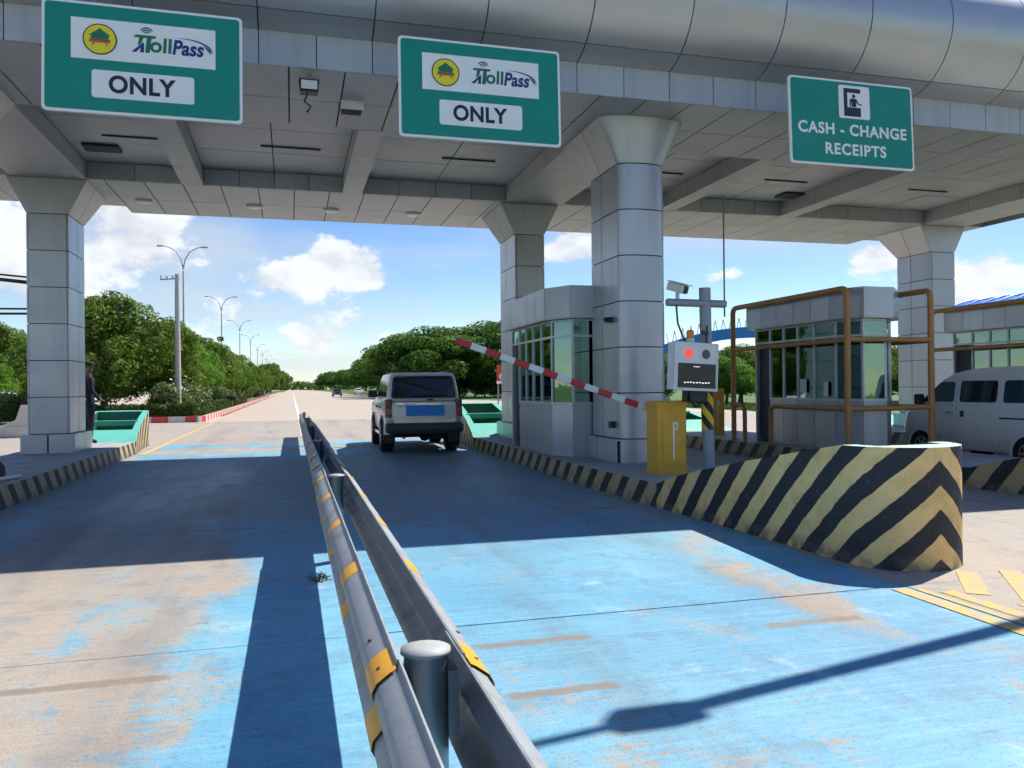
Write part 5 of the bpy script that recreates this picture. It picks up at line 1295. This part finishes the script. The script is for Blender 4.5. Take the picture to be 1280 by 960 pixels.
for k in range(1, 12):
    c = copy_tree(L0); c.location = (-7.0, 58+30.5*k, .1)
    c['label'] = ['', 'second twin arm street lamp along the median', 'third twin arm street lamp along the median', 'fourth twin arm street lamp along the median'][k] if k < 4 else 'thin twin arm street lamp far off along the median'
T = thing('utility_pole', 'slim pale concrete pole with small crossbar in the median trees', 'pole', (-5.25, 41.2, .1))
MB().cyl((0, 0, 0), (0, 0, 6.9), .16, .10, 12).build('pole', 'conc_pole', T, world=False); MB().tube([(-.75, 0, 6.62), (.12, 0, 6.70)], .03, 6).build('crossbar', 'pole_grey', T, world=False)
for x in (-.7, -.45, -.2): MB().lathe([(.03, 0), (.06, .06), (.04, .1), (.05, .16), (.01, .2)], (x, 0, 6.66), 'z', 10).build('insulator', 'cream_box', T, world=False)
T = thing('street_lamp', 'single pale lamp pole right of the far road before the trees', 'street lamp', (19.5, 150, 0))
MB().cyl((0, 0, 0), (0, 0, 5.5), .12, .07, 10).build('pole', 'lamp_pole', T, world=False); MB().rings([(5.45, -.6, .1, -.1, .1, .05), (5.55, -.55, .05, -.08, .08, .05)], 2).build('lamp_head', 'lamp_pole', T, world=False)
# lamp on a long arm standing off to the right; only its shadow falls in the picture
T = thing('street_lamp', 'tall lamp post with long arm whose shadow crosses the blue lane', 'street lamp', (9.85, 6.15, .6))
MB().cyl((9.85, 6.15, .3), (9.85, 6.15, 5.7), .10, .09, 12).build('pole', 'pole_grey', T)
MB().tube([(9.85, 6.15, 5.65), (7.6, 5.65, 5.66), (5.3, 5.14, 5.64)], [.085, .075, .06], 10).build('arm', 'pole_grey', T)
MB().tube([(5.3, 5.14, 5.64), (4.5, 4.98, 5.62)], .035, 8).build('arm_tip', 'pole_grey', T)
MB().rings([(5.46, 5.0, 5.42, 4.98, 5.2, .05), (5.62, 5.04, 5.38, 5.0, 5.18, .05)], 3).build('lamp_head', 'cream_box', T)

# ------------------------------------------------------------------ small things
# low white barrier at the far left
T = thing('concrete_barrier', 'low white and red concrete barrier at the left edge behind the column', 'barrier', (-11, 28.6, 0))
MB().box(-16, -7.9, 28.4, 28.9, 0, .36).build('base_block', 'dirty_white', T, bevel=.03); MB().extr([(-8.85, .36), (-7.95, .36), (-7.95, 1.02), (-8.25, 1.02), (-8.4, .55)], 'y', 28.85, 28.45).build('end_post', 'dirty_white', T, fix=True)
MB().box(-16, -9.5, 28.5, 28.8, .36, .58).build('red_block', 'kerb_red', T, bevel=.02)
# dark box beside the kerb
T = thing('litter_bin', 'small dark box on legs beside the red and white kerb', 'box', (-4.15, 62, .2))
MB().box(-4.6, -3.9, 61.7, 62.3, .62, .95).build('box', 'black_plastic', T, bevel=.02)
for a, b in ((-4.5, 61.8), (-4.0, 61.8), (-4.5, 62.2), (-4.0, 62.2)): MB().box(a-.03, a+.03, b-.03, b+.03, .1, .62).build('leg', 'black_plastic', T)
# sack at the left edge and a white pipe beside it
tag(MB().lathe([(.001, 0), (.17, .0), (.21, .08), (.20, .18), (.13, .28), (.06, .34), (.045, .38), (.09, .44), (.05, .47), (.001, .46)], (-3.86, 11.95, .28), 'z', 14).build('sack', 'sack'), 'dark brown tied sack at the left edge on the island', 'sack')
tag(MB().tube([(-3.72, 11.7, .31), (-3.55, 12.2, .31)], .028, 8).build('white_tube', 'white_paint'), 'short white tube lying on the left island beside the brown sack', 'tube')
# red board seen past the rear column
T = thing('shop_sign', 'red board with white letters under the trees beside the booth', 'sign', (16.45, 62, 0))
MB().box(15.85, 17.1, 62.0, 62.1, 1.95, 3.2).build('board', 'sign_red', T); MB().box(15.8, 17.1, 61.98, 62.0, 1.70, 1.92).build('white_strip', 'sign_white', T)
MB().box(15.9, 16.0, 62.02, 62.1, -.05, 1.7).box(16.9, 17.0, 62.02, 62.1, -.05, 1.7).build('leg', 'pole_grey', T)
text('lettering', 'oc', .8, 'sign_white', T, (-.05, -.02, 2.35), .03)
# blue barrel roof shelter
T = thing('shelter', 'open shelter with curved blue corrugated roof at the right edge', 'shelter', (36, 30, 0))
k = 26; v = []; W_ = 4.2
for i in range(k+1):
    a = math.pi*(.12+.76*i/k)
    for y in (26, 36): v.append((38.2-W_*1.0*math.cos(a), y, 4.3+1.75*math.sin(a)+(.035 if i % 2 else 0)))
mb = MB(); mb.add(v, [(2*i, 2*i+1, 2*i+3, 2*i+2) for i in range(k)]); o = mb.build('roof', 'roof_blue', T); md = o.modifiers.new('th', 'SOLIDIFY'); md.thickness = .05
for y in range(26, 37, 1):
    pts = [(38.2-W_*math.cos(math.pi*(.12+.76*i/12)), y+.02, 4.38+1.77*math.sin(math.pi*(.12+.76*i/12))) for i in range(13)]
    MB().tube(pts, .05, 6).build('roof_rib', 'roof_blue', T)
for x in (34.4, 42):
    for y in (26.2, 31, 35.8): MB().cyl((x, y, -.05), (x, y, 4.95), .09, .09, 10).build('post', 'pole_grey', T)
    MB().box(x-.08, x+.08, 26, 36, 4.82, 5.0).build('eaves_beam', 'sign_red', T)
# blue gateway arch far behind
T = thing('gateway_arch', 'blue gateway arch with lattice lettering far behind the post', 'arch', (46, 72, 0))
k = 20; v = []
for i in range(k+1):
    t = -1+2*i/k; x = 46+11*t; z = 6.2-2.0*t*t
    for dz in (0, 1.1):
        for y in (71.8, 72.2): v.append((x, y, z+dz))
f = []
for i in range(k):
    o = 4*i; p = o+4; f += [(o, p, p+2, o+2), (o+1, o+3, p+3, p+1), (o, o+1, p+1, p), (o+2, p+2, p+3, o+3)]
MB().add(v, f).build('band', 'arch_blue', T, fix=True)
for sx in (-10.6, 10.6): MB().box(46+sx-.4, 46+sx+.4, 71.6, 72.4, -.05, 4.4).build('pier', 'clad', T)
for i in range(46):
    t = -.92+1.84*i/45; x = 46+11*t; z = 7.3-2.0*t*t; lean = .22 if i % 2 else -.22
    MB().tube([(x, 72, z), (x+lean, 72, z+.95)], .04, 5).build('lattice_bar', 'steel_lattice', T)

# ------------------------------------------------------------------ person behind the left column
def person(loc, rz):
    T = thing('person', 'person in dark uniform with pale belt standing behind the left column', 'person', loc, rz)
    J = [((0, 0, .98), .13), ((0, .01, 1.16), .135), ((0, .01, 1.36), .15), ((0, 0, 1.47), .085), ((0, -.01, 1.55), .058), ((0, -.02, 1.63), .085), ((0, -.02, 1.71), .078)]
    E = [(i, i+1) for i in range(6)]
    for sd in (-1, 1):
        b = len(J); J += [((sd*.19, .01, 1.42), .068), ((sd*.25, .03, 1.17), .05), ((sd*.20, -.14, .99), .038), ((sd*.15, -.20, .97), .034)]
        E += [(2, b), (b, b+1), (b+1, b+2), (b+2, b+3)]
        b = len(J); J += [((sd*.10, .0, .90), .10), ((sd*.11, -.01, .50), .07), ((sd*.12, .02, .10), .05), ((sd*.13, -.12, .045), .04)]
        E += [(0, b), (b, b+1), (b+1, b+2), (b+2, b+3)]
    me = bpy.data.meshes.new('body'); me.from_pydata([j[0] for j in J], E, []); o = bpy.data.objects.new('body', me); COL.objects.link(o); o.parent = T
    sk = o.modifiers.new('skin', 'SKIN'); sk.use_smooth_shade = True
    for i, j in enumerate(J): me.skin_vertices[0].data[i].radius = (j[1], j[1]*.85)
    me.skin_vertices[0].data[0].use_root = True
    sb = o.modifiers.new('sub', 'SUBSURF'); sb.levels = 1; sb.render_levels = 2
    m, g, b = newmat('person_cloth')
    tc = g.n('ShaderNodeTexCoord').outputs['Object']; x, y, z = g.xyz(tc)
    hand = g.m('MULTIPLY', g.mr(y, -.17, -.15, 1., 0.), g.band(z, .9, 1.04, .01)); skin = g.m('MAXIMUM', g.mr(z, 1.50, 1.51), hand)
    c = g.mix(skin, (.012, .014, .03), (.30, .17, .11)); g.put(b.inputs['Base Color'], c); b.inputs['Roughness'].default_value = .8; me.materials.append(m)
    MB().lathe([(.135, .955), (.152, .96), (.152, 1.0), (.135, 1.005)], (0, 0, 0), 'z', 24).build('belt', 'paper', T, world=False)
    MB().lathe([(.001, 1.81), (.06, 1.805), (.10, 1.77), (.104, 1.72), (.098, 1.715)], (0, -.02, 0), 'z', 20).box(-.07, .07, -.20, -.10, 1.715, 1.725).build('cap', 'uniform', T, world=False)
    for sd in (-1, 1):
        for kf in range(4):
            bx = sd*.15+(kf-1.5)*.018; MB().tube([(bx, -.21, .965), (bx, -.25, .955-.004*kf), (bx, -.262, .93)], [.009, .008, .007], 6).build('finger', 'skin', T, world=False)
        MB().tube([(sd*.13, -.19, .975), (sd*.105, -.22, .965)], [.010, .008], 6).build('thumb', 'skin', T, world=False)
    MB().obox(Matrix.Translation((0, -.105, 1.645)), .02, .03, .035).build('nose', 'skin', T, world=False, bevel=.005)
person((-4.26, 19.25, .285), R(120))
